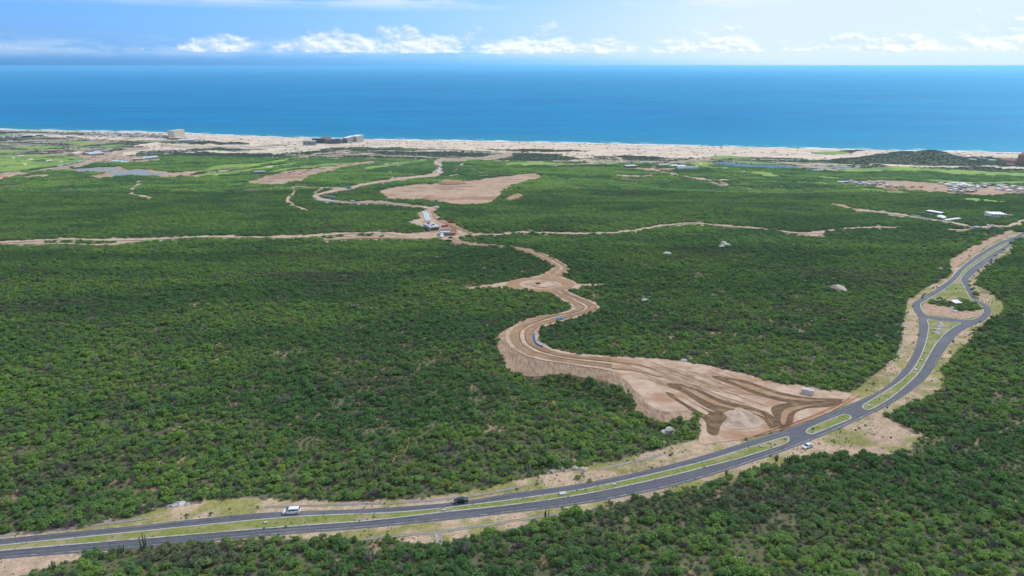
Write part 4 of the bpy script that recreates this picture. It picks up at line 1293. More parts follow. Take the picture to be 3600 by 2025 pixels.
for nm, c in (('car_white', (0.78, 0.79, 0.80)), ('car_green', (0.010, 0.035, 0.032)), ('car_silver', (0.60, 0.66, 0.72)), ('car_dark', (0.03, 0.032, 0.04)), ('car_red', (0.30, 0.02, 0.02)), ('car_teal', (0.25, 0.50, 0.52))):
    plain(nm, c, 0.28, 0.0, 0.03, 0.5, 0.5)
m, T = new_mat('glass_dark')
finish(m, T, (0.02, 0.025, 0.03), 0.08, None, spec=0.6)
m, T = new_mat('glass_blue')
finish(m, T, (0.10, 0.17, 0.21), 0.12, None, spec=0.6)
m, T = new_mat('lamp_red')
finish(m, T, (0.35, 0.02, 0.02), 0.3)
m, T = new_mat('lamp_clear')
finish(m, T, (0.75, 0.76, 0.78), 0.15)


class MB:
    def __init__(self):
        self.v, self.f = [], []

    def quad(self, pts):
        o = len(self.v)
        self.v += [tuple(p) for p in pts]
        self.f.append(tuple(range(o, o + len(pts))))
        return self

    def box(self, x0, x1, y0, y1, z0, z1):
        o = len(self.v)
        self.v += [(x, y, z) for z in (z0, z1) for x, y in ((x0, y0), (x1, y0), (x1, y1), (x0, y1))]
        for q in ((0, 3, 2, 1), (4, 5, 6, 7), (0, 1, 5, 4), (1, 2, 6, 5), (2, 3, 7, 6), (3, 0, 4, 7)):
            self.f.append(tuple(o + i for i in q))
        return self

    def prism(self, prof, a, b, axis='y'):
        """profile (p,q) extruded from a to b; axis y: p=x,q=z; axis x: p=y,q=z; axis z: p=x,q=y"""
        o, n = len(self.v), len(prof)
        for t in (a, b):
            for p, q in prof:
                self.v.append({'y': (p, t, q), 'x': (t, p, q), 'z': (p, q, t)}[axis])
        self.f.append(tuple(range(o, o + n)))
        self.f.append(tuple(range(o + 2 * n - 1, o + n - 1, -1)))
        for i in range(n):
            j = (i + 1) % n
            self.f.append((o + i, o + n + i, o + n + j, o + j))
        return self

    def tube(self, p0, p1, r0, r1=None, n=8):
        r1 = r0 if r1 is None else r1
        p0, p1 = Vector(p0), Vector(p1)
        d = (p1 - p0).normalized()
        a = d.orthogonal().normalized()
        b = d.cross(a)
        o = len(self.v)
        for p, r in ((p0, r0), (p1, r1)):
            for i in range(n):
                t = i / n * 2 * math.pi
                self.v.append(tuple(p + (a * math.cos(t) + b * math.sin(t)) * r))
        for i in range(n):
            j = (i + 1) % n
            self.f.append((o + i, o + j, o + n + j, o + n + i))
        self.f.append(tuple(o + i for i in range(n))[::-1])
        self.f.append(tuple(o + n + i for i in range(n)))
        return self

    def build(self, name, mat, parent=None, smooth=False):
        me = bpy.data.meshes.new(name)
        me.from_pydata(self.v, [], self.f)
        bm = bmesh.new(); bm.from_mesh(me)
        bmesh.ops.recalc_face_normals(bm, faces=bm.faces)
        bm.to_mesh(me); bm.free()
        if smooth:
            me.polygons.foreach_set('use_smooth', np.full(len(me.polygons), True))
        return link(name, me, mat, parent)


def empty(name, loc, yaw=0.0, scale=1.0):
    e = bpy.data.objects.new(name, None)
    COL.objects.link(e)
    e.location = loc
    e.rotation_euler = (0, 0, yaw)
    e.scale = (scale,) * 3
    e.empty_display_size = 1.0
    return e


def footing(a, b):
    """front edge of a building given by two photo points -> middle of that edge, length, yaw"""
    p, q = spot(*a), spot(*b)
    d = q - p
    mid = (p + q) / 2
    return Vector((mid.x, mid.y, min(p.z, q.z, mid.z))), math.hypot(d.x, d.y), math.atan2(d.y, d.x)


def px_h(u, v, n):
    p = spot(u, v)
    return n * (p.y * COSP + (ZC - p.z) * SINP) / FPX


def windows(root, L, D, H, floors, bays, mat='glass_dark', sides=('f', 'r'), sill=0.3, hfrac=0.42, wfrac=0.42):
    fh = H / floors
    for s in sides:
        run = L if s in 'fb' else D
        k = bays if s in 'fb' else max(1, int(round(bays * D / L)))
        for fl in range(floors):
            for i in range(k):
                c = (i + 0.5) * run / k
                w, h, z = run / k * wfrac / 2, fh * hfrac, fl * fh + fh * sill
                mb = MB()
                if s == 'f':
                    mb.box(c - L / 2 - w, c - L / 2 + w, -0.12, 0.06, z, z + h)
                elif s == 'r':
                    mb.box(L / 2 - 0.06, L / 2 + 0.12, c - w, c + w, z, z + h)
                elif s == 'l':
                    mb.box(-L / 2 - 0.12, -L / 2 + 0.06, c - w, c + w, z, z + h)
                mb.build('window', mat, root)


def house(name, label, cat, a, b, hpx, depth, wall='wall_white', roof='roof_white', floors=1, bays=4, style='flat', group=None, over=0.4, win='glass_dark', sides=('f', 'r'), door=True, sink=1.5, ratio=None):
    loc, L, yaw = footing(a, b)
    H = px_h((a[0] + b[0]) / 2, (a[1] + b[1]) / 2, hpx)
    D = depth if ratio is None else L * ratio
    r = empty(name, loc, yaw)
    tag(r, label, cat, group)
    if style == 'barrel':
        pr = [(D / 2 + math.cos(t) * D / 2, max(0.0, math.sin(t)) * H) for t in np.linspace(0, math.pi, 13)]
        MB().prism([(D, -sink)] + pr + [(0, -sink)], -L / 2, L / 2, 'x').build('shell', roof, r, False)
        MB().prism([(D / 2 + math.cos(t) * D * .45, math.sin(t) * H * .9) for t in np.linspace(0, math.pi, 9)], -L / 2 - 0.2, -L / 2 - 0.02, 'x').build('end_wall', wall, r)
        MB().box(-L / 2 - 0.35, -L / 2 - 0.2, D * .35, D * .65, 0, H * .5).build('door', 'glass_dark', r)
        for i in range(7):
            x = -L / 2 + (i + .5) * L / 7
            MB().prism([(D / 2 + math.cos(t) * D * .507, math.sin(t) * H * 1.014) for t in np.linspace(0, math.pi, 13)], x - .15, x + .15, 'x').build('hoop', 'steel', r)
        return r
    MB().box(-L / 2, L / 2, 0, D, -sink, H).build('wall', wall, r)
    if style == 'flat':
        MB().box(-L / 2 - over, L / 2 + over, -over, D + over, H + 0.003, H + 0.45).build('roof', roof, r)
    elif style == 'gable':
        g = H * 0.32
        MB().prism([(-over, H + .003), (D / 2, H + g), (D + over, H + .003), (D + over, H + .28), (D / 2, H + g + .3), (-over, H + .28)], -L / 2 - over, L / 2 + over, 'x').build('roof', roof, r)
        MB().prism([(0.05, H - .05), (D / 2, H + g - .05), (D - .05, H - .05)], -L / 2 + .02, L / 2 - .02, 'x').build('gable_wall', wall, r)
    elif style == 'parapet':
        MB().box(-L / 2 - 0.1, L / 2 + 0.1, -0.1, D + .1, H + .003, H + 0.3).build('roof', roof, r)
        for q in ((-L / 2, L / 2, -.1, .25), (-L / 2, L / 2, D - .25, D + .1), (-L / 2 - .1, -L / 2 + .25, .25, D - .25), (L / 2 - .25, L / 2 + .1, .25, D - .25)):
            MB().box(q[0], q[1], q[2], q[3], H + .303, H + .95).build('parapet', wall, r)
    windows(r, L, D, H, floors, bays, win, sides)
    if door:
        MB().box(-L / 2 + L * 0.06, -L / 2 + L * 0.06 + min(1.4, L * .12), -0.2, 0.05, 0, min(2.3, H * .7)).build('door', 'wall_dark', r)
    return r


def frame_building(name, label, a, b, hpx, depth, floors, bays, slab='slab_pale', inner='wall_dark', back='wall_grey', group=None):
    """unfinished concrete frame: floor slabs, columns, dark open storeys"""
    loc, L, yaw = footing(a, b)
    H = px_h((a[0] + b[0]) / 2, (a[1] + b[1]) / 2, hpx)
    r = empty(name, loc, yaw)
    tag(r, label, 'building', group)
    D = depth
    fh = H / floors
    MB().box(-L / 2 + 1.2, L / 2 - 1.2, 2.2, D - 0.4, -2, H - 0.3).build('core', inner, r)
    for i in range(floors + 1):
        MB().box(-L / 2, L / 2, 0, D, i * fh - 0.25, i * fh + 0.35).build('slab', slab, r)
    for i in range(bays + 1):
        x = -L / 2 + 0.5 + i * (L - 1.0) / bays
        MB().box(x - .4, x + .4, 0.15, 0.95, -2, H - 0.26).build('column', back, r)
    MB().box(L / 2 - 0.6, L / 2 - 0.05, 1.2, D - .5, -2, H - 0.26).build('end_wall', slab, r)
    return r


def rock(name, label, u, v, size, mat='rock_pale', seed=0, group=None, flat=0.6, stretch=1.3, cat='rock'):
    bm = bmesh.new()
    bmesh.ops.create_icosphere(bm, subdivisions=3, radius=1.0)
    r = random.Random(seed)
    planes = [(Vector((r.gauss(0, 1), r.gauss(0, 1), r.gauss(0, 1))).normalized(), r.uniform(.55, .9)) for _ in range(11)]
    for vt in bm.verts:
        for n, d in planes:
            k = vt.co.dot(n) - d
            if k > 0:
                vt.co -= n * k
        vt.co *= 1 + 0.06 * math.sin(vt.co.x * 9 + seed) * math.cos(vt.co.y * 8)
        vt.co.x *= stretch
        vt.co.z *= flat
    me = bpy.data.meshes.new(name)
    bm.to_mesh(me); bm.free()
    p = spot(u, v)
    o = link(name, me, mat, None, (p.x, p.y, p.z + size * flat * 0.25))
    o.scale = (size,) * 3
    o.rotation_euler = (0, 0, r.uniform(0, 6.28))
    tag(o, label, cat, group)
    return o


def wheels(root, spots, r=0.33, w=0.22):
    for x, y in spots:
        wh = MB().tube((x, y - w / 2, r), (x, y + w / 2, r), r, n=14).build('wheel', 'rubber', root)
        s = 1 if y > 0 else -1
        MB().tube((x, y + s * (w / 2 - .02), r), (x, y + s * (w / 2 + .02), r), r * .62, n=10).build('rim', 'steel', wh)


def car(label, u, v, yaw, paint, kind='sedan', group=None, scale=1.0, name='car', off=0.06):
    """+x is the front"""
    p = spot(u, v)
    e = empty(name, (p.x, p.y, p.z + off), yaw, scale)
    tag(e, label, 'van' if kind == 'van' else 'car', group)
    L = 2.55 if kind == 'van' else 2.3
    if kind == 'van':
        low = [(-2.5, .42), (-2.52, .85), (-2.4, 1.12), (1.5, 1.08), (2.2, .92), (2.5, .68), (2.5, .36), (2.0, .24), (-2.2, .24)]
        top = [(-2.38, 1.10), (-2.12, 1.68), (-1.9, 1.74), (.35, 1.72), (.75, 1.62), (1.62, 1.06)]
        sidew = [[(-2.1, 1.16), (-1.92, 1.58), (-1.25, 1.60), (-1.25, 1.14)], [(-1.15, 1.14), (-1.15, 1.60), (-.15, 1.60), (-.15, 1.12)], [(-.05, 1.12), (-.05, 1.60), (.40, 1.58), (1.30, 1.10)]]
        front, rear = [(.82, 1.60), (1.60, 1.10)], [(-2.36, 1.16), (-2.14, 1.62)]
        wx = (-1.55, 1.55)
        hw, tw = .94, .80
    else:
        low = [(-2.25, .45), (-2.28, .78), (-2.15, .95), (-1.35, .98), (1.0, .93), (1.9, .82), (2.24, .62), (2.24, .34), (1.8, .22), (-1.9, .22)]
        top = [(-1.75, .95), (-1.05, 1.36), (-.75, 1.42), (.2, 1.40), (.45, 1.34), (1.15, .93)]
        sidew = [[(-1.4, .99), (-.92, 1.29), (-.42, 1.32), (-.42, .98)], [(-.34, .98), (-.34, 1.32), (.18, 1.31), (.85, .97)]]
        front, rear = [(.50, 1.33), (1.12, .96)], [(-1.70, .99), (-1.08, 1.36)]
        wx = (-1.35, 1.42)
        hw, tw = .88, .70
    body = MB().prism(low, -hw, hw, 'y').build('body', paint, e)
    bv = body.modifiers.new('soft', 'BEVEL'); bv.width = .07; bv.segments = 2; bv.limit_method = 'ANGLE'
    mb = MB()
    o = len(mb.v)
    n = len(top)
    zt, zb = max(q for _, q in top), min(q for _, q in top)
    for s in (-1, 1):
        for px_, pz in top:
            t = (pz - zb) / (zt - zb)
            mb.v.append((px_, s * (hw - .04 + (tw - hw) * t), pz))
    mb.f += [tuple(range(n)), tuple(range(2 * n - 1, n - 1, -1))] + [(i, (i + 1) % n, n + (i + 1) % n, n + i) for i in range(n)]
    cab = mb.build('cabin', paint, e)
    bv = cab.modifiers.new('soft', 'BEVEL'); bv.width = .05; bv.segments = 2; bv.limit_method = 'ANGLE'
    def yy(z):
        return hw - .04 + (tw - hw) * (z - zb) / (zt - zb) + .012
    for s in (-1, 1):
        for wdw in sidew:
            MB().quad([(a, s * yy(b), b) for a, b in wdw]).build('side_window', 'glass_dark', cab)
    (x0, z0), (x1, z1) = front
    MB().quad([(x0 + .02, -yy(z0) + .08, z0 + .02), (x0 + .02, yy(z0) - .08, z0 + .02), (x1 + .03, yy(z1) - .08, z1 + .03), (x1 + .03, -yy(z1) + .08, z1 + .03)]).build('windscreen', 'glass_dark', cab)
    (x0, z0), (x1, z1) = rear
    MB().quad([(x0 - .03, -yy(z0) + .1, z0 + .02), (x0 - .03, yy(z0) - .1, z0 + .02), (x1 - .03, yy(z1) - .1, z1 + .02), (x1 - .03, -yy(z1) + .1, z1 + .02)]).build('rear_window', 'glass_dark', cab)
    for s in (-1, 1):
        MB().box(L - .42, L - .03, s * (hw - .36) - .16, s * (hw - .36) + .16, .62, .74).build('headlight', 'lamp_clear', e)
        MB().box(-L + .0, -L + .12, s * (hw - .22) - .14, s * (hw - .22) + .14, .74, .92).build('tail_light', 'lamp_red', e)
        MB().box(.95, 1.15, s * hw - .0, s * (hw + .14), .98, 1.10).build('mirror', paint, e)
    wheels(e, [(x, s * (hw - .10)) for x in wx for s in (-1, 1)])
    return e


def truck(label, u, v, yaw, cab='car_white', box_='roof_white', L=7.0, H=2.6, group=None, name='truck', kind='box', off=0.4):
    p = spot(u, v)
    e = empty(name, (p.x, p.y, p.z + off), yaw)
    tag(e, label, 'truck', group)
    MB().prism([(L / 2 - 1.9, .55), (L / 2 - 1.9, 2.35), (L / 2 - .6, 2.35), (L / 2 - .1, 1.5), (L / 2, 1.3), (L / 2, .55)], -1.05, 1.05, 'y').build('cab', cab, e)
    MB().quad([(L / 2 - .56, -.9, 2.26), (L / 2 - .56, .9, 2.26), (L / 2 - .08, .9, 1.52), (L / 2 - .08, -.9, 1.52)]).build('windscreen', 'glass_dark', e)
    MB().box(-L / 2, L / 2 - .2, -.5, .5, .5, .75).build('chassis', 'rubber', e)
    if kind == 'tipper':
        MB().prism([(-L / 2, 1.5), (-L / 2 + .4, .85), (L / 2 - 2.2, .85), (L / 2 - 2.0, 2.1), (-L / 2, 2.0)], -1.15, 1.15, 'y').build('tipper_body', box_, e)
    else:
        MB().box(-L / 2, L / 2 - 2.0, -1.15, 1.15, .85, .85 + H).build('box_body', box_, e)
    wheels(e, [(x, s * .95) for x in (-L / 2 + 1.1, -L / 2 + 2.2, L / 2 - 1.0) for s in (-1, 1)], .45, .3)
    return e


def excavator(label, u, v, yaw, paint='orange_paint', group=None, scale=1.0):
    p = spot(u, v)
    e = empty('excavator', (p.x, p.y, p.z + .4), yaw, scale)
    tag(e, label, 'excavator', group)
    for s in (-1, 1):
        MB().prism([(-1.9, .15), (-1.6, 0), (1.6, 0), (1.9, .15), (2.05, .5), (1.7, .85), (-1.7, .85), (-2.05, .5)], s * 1.1 - .28, s * 1.1 + .28, 'y').build('track', 'rubber', e)
    MB().box(-1.0, 1.0, -.8, .8, .5, 1.05).build('undercarriage', 'rubber', e)
    MB().prism([(-2.1, 1.08), (1.3, 1.08), (1.3, 1.5), (-.3, 2.0), (-2.0, 2.2), (-2.3, 1.7)], -1.25, 1.25, 'y').build('house', paint, e)
    cb = MB().prism([(.1, 1.5), (1.35, 1.5), (1.25, 2.5), (.9, 2.95), (.1, 2.95)], .35, 1.3, 'y').build('cab', paint, e)
    MB().box(.2, 1.3, 1.301, 1.32, 1.8, 2.8).build('cab_window', 'glass_dark', cb)
    MB().prism([(1.0, 1.5), (1.5, 1.5), (3.4, 4.2), (5.2, 4.5), (5.2, 5.0), (3.1, 4.8)], -.9, -.5, 'y').build('boom', paint, e)
    MB().prism([(5.0, 5.2), (5.5, 4.6), (6.1, 2.0), (5.7, 1.9)], -.85, -.55, 'y').build('stick', paint, e)
    MB().prism([(5.5, 2.0), (6.2, 1.9), (6.0, .9), (5.3, .6), (4.9, 1.2)], -1.2, -.2, 'y').build('bucket', 'steel', e)
    return e


def pole(label, u, v, h=9.0, group='utility poles along the crossing track'):
    p = spot(u, v)
    e = empty('utility_pole', (p.x, p.y, p.z), rnd.uniform(-.3, .3))
    tag(e, label, 'pole', group)
    MB().tube((0, 0, -.5), (0, 0, h), .16, .11).build('post', 'wood_pole', e)
    arm = MB().box(-1.1, 1.1, -.08, .08, h - .8, h - .62).build('crossarm', 'wood_pole', e)
    for x in (-1, 0, 1):
        MB().tube((x, 0, h - .62), (x, 0, h - .40), .06, n=6).build('insulator', 'wall_grey', arm)
    return e


def cactus(label, u, v, h, mat='cactus_skin', arms=4, seed=0, group=None):
    p = spot(u, v)
    r = random.Random(seed)
    e = empty('cactus', (p.x, p.y, p.z), r.uniform(0, 6.28))
    tag(e, label, 'cactus', group)
    w = h * .03 + .08
    MB().tube((0, 0, -.2), (0, 0, h * .98), w * 1.1, w * .8, 9).tube((0, 0, h * .98), (0, 0, h), w * .8, w * .3, 9).build('stem', mat, e, True)
    for i in range(arms):
        a = i / arms * 6.283 + r.uniform(-.5, .5)
        d, z0, z1 = h * r.uniform(.10, .24), h * r.uniform(.10, .30), h * r.uniform(.6, .95)
        c, s = math.cos(a), math.sin(a)
        mb = MB().tube((c * w * .5, s * w * .5, z0), (c * d, s * d, z0 + d * .8), w * .7, w * .8, 7)
        mb.tube((c * d, s * d, z0 + d * .7), (c * d * 1.25, s * d * 1.25, z1), w * .85, w * .65, 7).tube((c * d * 1.25, s * d * 1.25, z1), (c * d * 1.27, s * d * 1.27, z1 + w), w * .65, w * .2, 7)
        mb.build('arm', mat, e, True)
    return e

# ------------------------------------------------------------------ by the shore
house('hotel_tower', 'tall pale hotel tower with rows of balconies beside the beach', 'hotel', (615, 483), (651, 479), 24, 38, 'wall_cream', 'slab_pale', 9, 8, 'flat', sides=('f',), over=0.2, door=False)
tower = [o for o in bpy.data.objects if o.name.startswith('hotel_tower')][0]
Lt = tower.children[0].dimensions.x
for k in range(9):
    for i in range(8):
        H9 = tower.children[0].dimensions.z - 1.5
        x0, x1 = -Lt / 2 + (i + .08) * Lt / 8, -Lt / 2 + (i + .92) * Lt / 8
        MB().box(x0, x1, -2.4, -0.13, k * H9 / 9 + .05, k * H9 / 9 + 1.25).build('balcony', 'wall_white', tower)
MB().box(-Lt / 2 - .6, -Lt / 2 - .01, 1.5, 36, -1, tower.children[0].dimensions.z - 2.0).build('end_shade', 'wall_dark', tower)  # dark panel that paints the tower's end as shaded
MB().box(-Lt / 2 + 3, -Lt / 2 + 14, 8, 28, tower.children[0].dimensions.z - 1.0, tower.children[0].dimensions.z + 3).build('plant_room', 'wall_terracotta', tower)

UC = 'unfinished resort blocks on the dunes'
house('concrete_block', 'windowless grey concrete block in front of the unfinished resort', 'building', (1066, 511), (1088, 511), 15, 26, 'wall_grey', 'slab_pale', 1, 3, 'parapet', UC, door=False)
house('concrete_block', 'grey concrete block with pale sunlit end beside the unfinished resort', 'building', (1090, 511), (1113, 511), 15, 34, 'wall_grey', 'slab_pale', 1, 3, 'parapet', UC, door=False)
frame_building('unfinished_building', 'long dark open concrete frame behind the windowless resort blocks', (1097, 504), (1142, 504), 16, 30, 4, 9, 'wall_dark', 'wall_dark', 'wall_dark', UC)
frame_building('unfinished_building', 'long open concrete frame with dark storeys at the middle of the resort', (1153, 506), (1197, 505), 17, 30, 4, 9, 'frame_concrete', 'wall_dark', 'wall_grey', UC)
frame_building('unfinished_building', 'low pale frame joining the open storeys to the stepped wing', (1199, 504), (1221, 501), 15, 26, 4, 4, 'slab_pale', 'wall_dark', 'slab_pale', UC)
frame_building('unfinished_building', 'white stepped wing of the resort with six bare storeys', (1223, 503), (1251, 497), 20, 26, 6, 5, 'wall_white', 'wall_dark', 'slab_pale', UC)
frame_building('unfinished_building', 'tallest pale block at the beach end of the unfinished resort', (1256, 499), (1280, 495), 21, 40, 6, 4, 'wall_white', 'wall_grey', 'wall_white', UC)
house('canopy_hall', 'dark red roofed hall between the resort frame and the sea', 'building', (1128, 489), (1166, 489), 5, 24, 'wall_tan', 'roof_red', 1, 6, 'gable', UC, door=False)
house('long_hall', 'long white-roofed hall inland of the hotel tower', 'building', (626, 499), (684, 499), 8, 34, 'wall_white', 'roof_white', 1, 8, 'flat')

VG = 'beach villas behind the surf'
VL = 'small white flat-roofed villa in the beach settlement'
VC = 'small cream flat-roofed villa in the beach settlement'
for i, (x_, v_, w_) in enumerate([(307, 473, 9), (322, 476, 8), (334, 474, 7), (352, 472, 11), (366, 477, 9), (378, 475, 8), (391, 479, 9), (399, 483, 10), (417, 477, 8), (438, 477, 11), (444, 482, 10), (460, 476, 10), (470, 481, 9), (483, 472, 12), (494, 476, 10), (507, 478, 12), (486, 481, 12), (524, 483, 10), (545, 478, 9), (556, 482, 9), (572, 480, 10), (584, 481, 10), (9, 487, 9), (27, 483, 8), (53, 482, 12), (40, 484, 9), (200, 468, 7), (224, 470, 8), (174, 473, 8)] + [(300 + (k * 53) % 290, 472 + (k * 29) % 13, 8 + k % 4) for k in range(22)]):
    cr = i % 3 == 2
    house('beach_villa', VC if cr else VL, 'villa', (x_ - w_ * .6, v_), (x_ + w_ * .6, v_ - 0.15), 5.0 + (i * 7 % 5) * .4, 15, 'wall_cream' if cr else 'wall_white', 'wall_cream' if cr else 'roof_white', 2, 3, 'parapet', VG + (' with cream walls' if cr else ' with white walls'), win='glass_dark', door=False)
house('clubhouse', 'blue glazed building with white wings near the beach', 'building', (82, 483), (115, 482), 6.5, 26, 'glass_blue', 'roof_white', 2, 5, 'flat', door=False)
house('long_pavilion', 'low dark pavilion with white roof beside the blue glazed building', 'building', (127, 478), (154, 477), 4, 24, 'wall_dark', 'roof_white', 1, 5, 'flat', door=False)
house('long_pavilion', 'long low dark building at the far end of the beach', 'building', (-30, 467), (63, 467), 4, 20, 'wall_dark', 'roof_grey', 1, 10, 'flat', door=False)
house('sloping_canopy', 'pale sloping canopy roof by the curving beach road', 'building', (246, 482), (276, 479), 4, 22, 'wall_cream', 'wall_cream', 1, 4, 'gable', door=False)
house('sloping_canopy', 'long pale canopy roof in the middle of the beach settlement', 'building', (318, 485), (355, 481), 3.5, 18, 'wall_cream', 'roof_white', 1, 4, 'gable', door=False)

# works yard by the golf links
house('warehouse', 'cream gabled warehouse in the works yard', 'warehouse', (267, 546), (294, 543), 9, 30, 'wall_cream', 'wall_cream', 1, 4, 'gable')
house('warehouse', 'large warehouse with pale blue-grey gabled roof', 'warehouse', (318, 547), (368, 545), 8, 60, 'wall_tan', 'roof_bluegrey', 1, 6, 'gable')
house('store_shed', 'dark open-fronted shed beside the blue-grey warehouse', 'shed', (371, 534), (393, 531), 6, 16, 'wall_dark', 'roof_grey', 1, 4, 'flat')
house('store_shed', 'low shed with long pale turquoise roof by the scrub', 'shed', (390, 571), (439, 570), 5, 22, 'wall_white', 'roof_teal', 1, 6, 'gable')
house('warehouse', 'long cream warehouse with pale green roof', 'warehouse', (508, 562), (559, 559), 8, 30, 'wall_cream', 'roof_teal', 1, 6, 'gable')
house('store_shed', 'low brown workshop beside the long cream warehouse', 'shed', (470, 565), (505, 563), 6, 18, 'wall_tan', 'wall_cream', 1, 5, 'flat')
house('store_shed', 'small brown store at the end of the workshops', 'shed', (449, 568), (466, 566), 5, 14, 'wall_tan', 'roof_grey', 1, 3, 'flat')
for i, (x_, v_) in enumerate([(288, 556), (300, 559), (313, 557), (325, 561), (338, 558), (350, 554), (362, 556), (296, 563), (375, 560), (384, 566), (332, 566)]):
    house('site_cabin', 'white site cabin in the crowded works yard', 'cabin', (x_ - 3, v_), (x_ + 3, v_ - .2), 3.2, 4, 'wall_white', 'roof_white', 1, 2, 'flat', 'site cabins in the works yard')
for i, (x_, v_) in enumerate([(207, 586), (213, 585), (219, 583), (236, 580), (243, 579), (251, 578), (262, 576), (278, 572), (286, 570)]):
    truck('white box truck parked on the straight track to the works yard', x_, v_, .35, L=8.5, H=2.9, group='trucks parked along the straight track')
for i in range(9):
    truck('white box truck in the row below the dune scrub', 800 + i * 9.3, 509.5 + (i % 3) * .5, .1 + .2 * (i % 2), L=9, H=3.2, group='trucks in a row below the dunes')
house('guard_hut', 'small orange guard hut beside the straight track', 'hut', (21, 630), (29, 629), 7, 6, 'orange_paint', 'roof_red', 1, 2, 'gable')
house('golf_lodge', 'grey lodge with dark windows at the edge of the fairways', 'building', (893, 613), (931, 611), 8, 16, 'wall_grey', 'roof_grey', 1, 6, 'gable')
for x_, v_, lb in ((1005, 513, 'small white trailer on the sand inland of the concrete blocks'), (1036, 510, 'small white trailer nearest to the concrete blocks')):
    house('site_trailer', lb, 'trailer', (x_ - 4, v_), (x_ + 4, v_), 4, 5, 'wall_white', 'roof_white', 1, 3, 'flat')

# plant nursery by the lake
house('greenhouse', 'long grey barrel-roofed greenhouse near the blue lake', 'greenhouse', (2385, 599), (2457, 594), 11, 22, 'wall_grey', 'roof_grey', style='barrel')
house('nursery_shed', 'long grey-roofed shed beside the barrel-roofed greenhouse', 'shed', (2319, 586), (2361, 585), 6, 26, 'wall_tan', 'roof_grey', 1, 6, 'gable')
house('nursery_tent', 'white peaked tent between the shed and the greenhouse', 'tent', (2363, 588), (2383, 587), 6, 16, 'wall_white', 'roof_white', 1, 2, 'gable')
house('nursery_tent', 'wide white tent roof behind the barrel-roofed greenhouse', 'tent', (2386, 590), (2412, 588), 5, 18, 'wall_white', 'roof_white', 1, 3, 'gable')
house('barn', 'brown barn with blue-grey roof at the edge of the scrub', 'barn', (2203, 591), (2239, 590), 7, 22, 'wall_brick', 'roof_bluegrey', 1, 3, 'flat')
for x_, v_ in ((2256, 576), (2266, 574), (2277, 575), (2288, 577)):
    house('site_cabin', 'grey cabin by the track to the plant nursery', 'cabin', (x_ - 4, v_), (x_ + 4, v_), 4, 7, 'wall_grey', 'roof_bluegrey', 1, 2, 'gable', 'cabins by the plant nursery')
excavator('red digger behind the long grey nursery shed', 2311, 578, .8, 'red_paint', None, 2.4)
excavator('yellow digger on the sand behind the nursery shed', 2340, 573, 2.0, 'yellow_paint', None, 1.9)

# hillside estate under construction
EG = 'villas in the hillside estate'
est = [(2956, 645), (2968, 644), (2980, 645), (3000, 644), (3013, 645), (3026, 646), (3040, 650), (3052, 652), (3064, 653), (3076, 653), (3092, 645), (3106, 646), (3126, 658), (3138, 660), (3150, 661), (3174, 661), (3345, 657), (3357, 656), (3370, 657), (3348, 668), (3362, 670), (3376, 668), (3352, 675), (3366, 677), (3384, 678), (3402, 677), (3418, 677), (3430, 674), (3442, 659), (3454, 658), (3466, 661)]
for i, (x_, v_) in enumerate(est):
    dk = i % 4 != 3
    house('estate_villa', 'flat-roofed villa of bare grey concrete in the half-built estate' if dk else 'flat-roofed cream villa among the grey half-built ones', 'villa', (x_ - 6.5, v_), (x_ + 6.5, v_ - .3), 5.2 + (i * 5 % 4) * .5, 9, 'wall_grey' if dk else 'wall_cream', 'slab_pale', 2, 3, 'parapet' if i % 2 else 'flat', EG + (' in bare concrete' if dk else ' in cream'), door=False)
re_ = random.Random(12)
for i in range(48):
    x_ = re_.choice([re_.uniform(2955, 3110), re_.uniform(3335, 3480), re_.uniform(3300, 3480), re_.uniform(3490, 3600)])
    v_ = 640 + (x_ - 2955) * .028 + re_.uniform(-3, 10)
    gr = i % 3
    house('estate_villa', ('low grey villa shell on the stepped plots of the estate', 'low cream villa shell on the stepped plots of the estate', 'low white villa on the stepped plots of the estate')[gr], 'villa', (x_ - 5.5, v_), (x_ + 5.5, v_ - .2), 4.2 + re_.random() * 1.5, 9, ('wall_grey', 'wall_cream', 'wall_white')[gr], ('roof_grey', 'slab_pale', 'roof_white')[gr], 1, 3, 'flat', EG + (' low in grey', ' low in cream', ' low in white')[gr], door=False)
for i, (x_, v_) in enumerate([(3514, 668), (3527, 672), (3540, 668), (3552, 674), (3566, 668), (3580, 676), (3594, 670), (3606, 678), (3545, 662), (3571, 660), (3588, 662)]):
    house('estate_villa', 'finished white villa with terracotta roof in the hillside estate', 'villa', (x_ - 7.5, v_), (x_ + 7.5, v_ - .3), 5.0, 10, 'wall_white', 'roof_red' if i % 3 else 'roof_white', 2, 3, 'gable' if i % 3 else 'flat', EG + ' finished in white', door=False)
for i, (x_, v_, pt) in enumerate([(3207, 660, 'red_paint'), (3238, 660, 'red_paint'), (3289, 664, 'yellow_paint')]):
    truck(('red tipper truck by the empty building plots', 'dark red tipper truck alone on the cleared plots', 'yellow tipper truck beside the heaped earth')[i], x_, v_, .3 * i, pt, pt, 8, 2, None, 'tipper_truck', 'tipper')

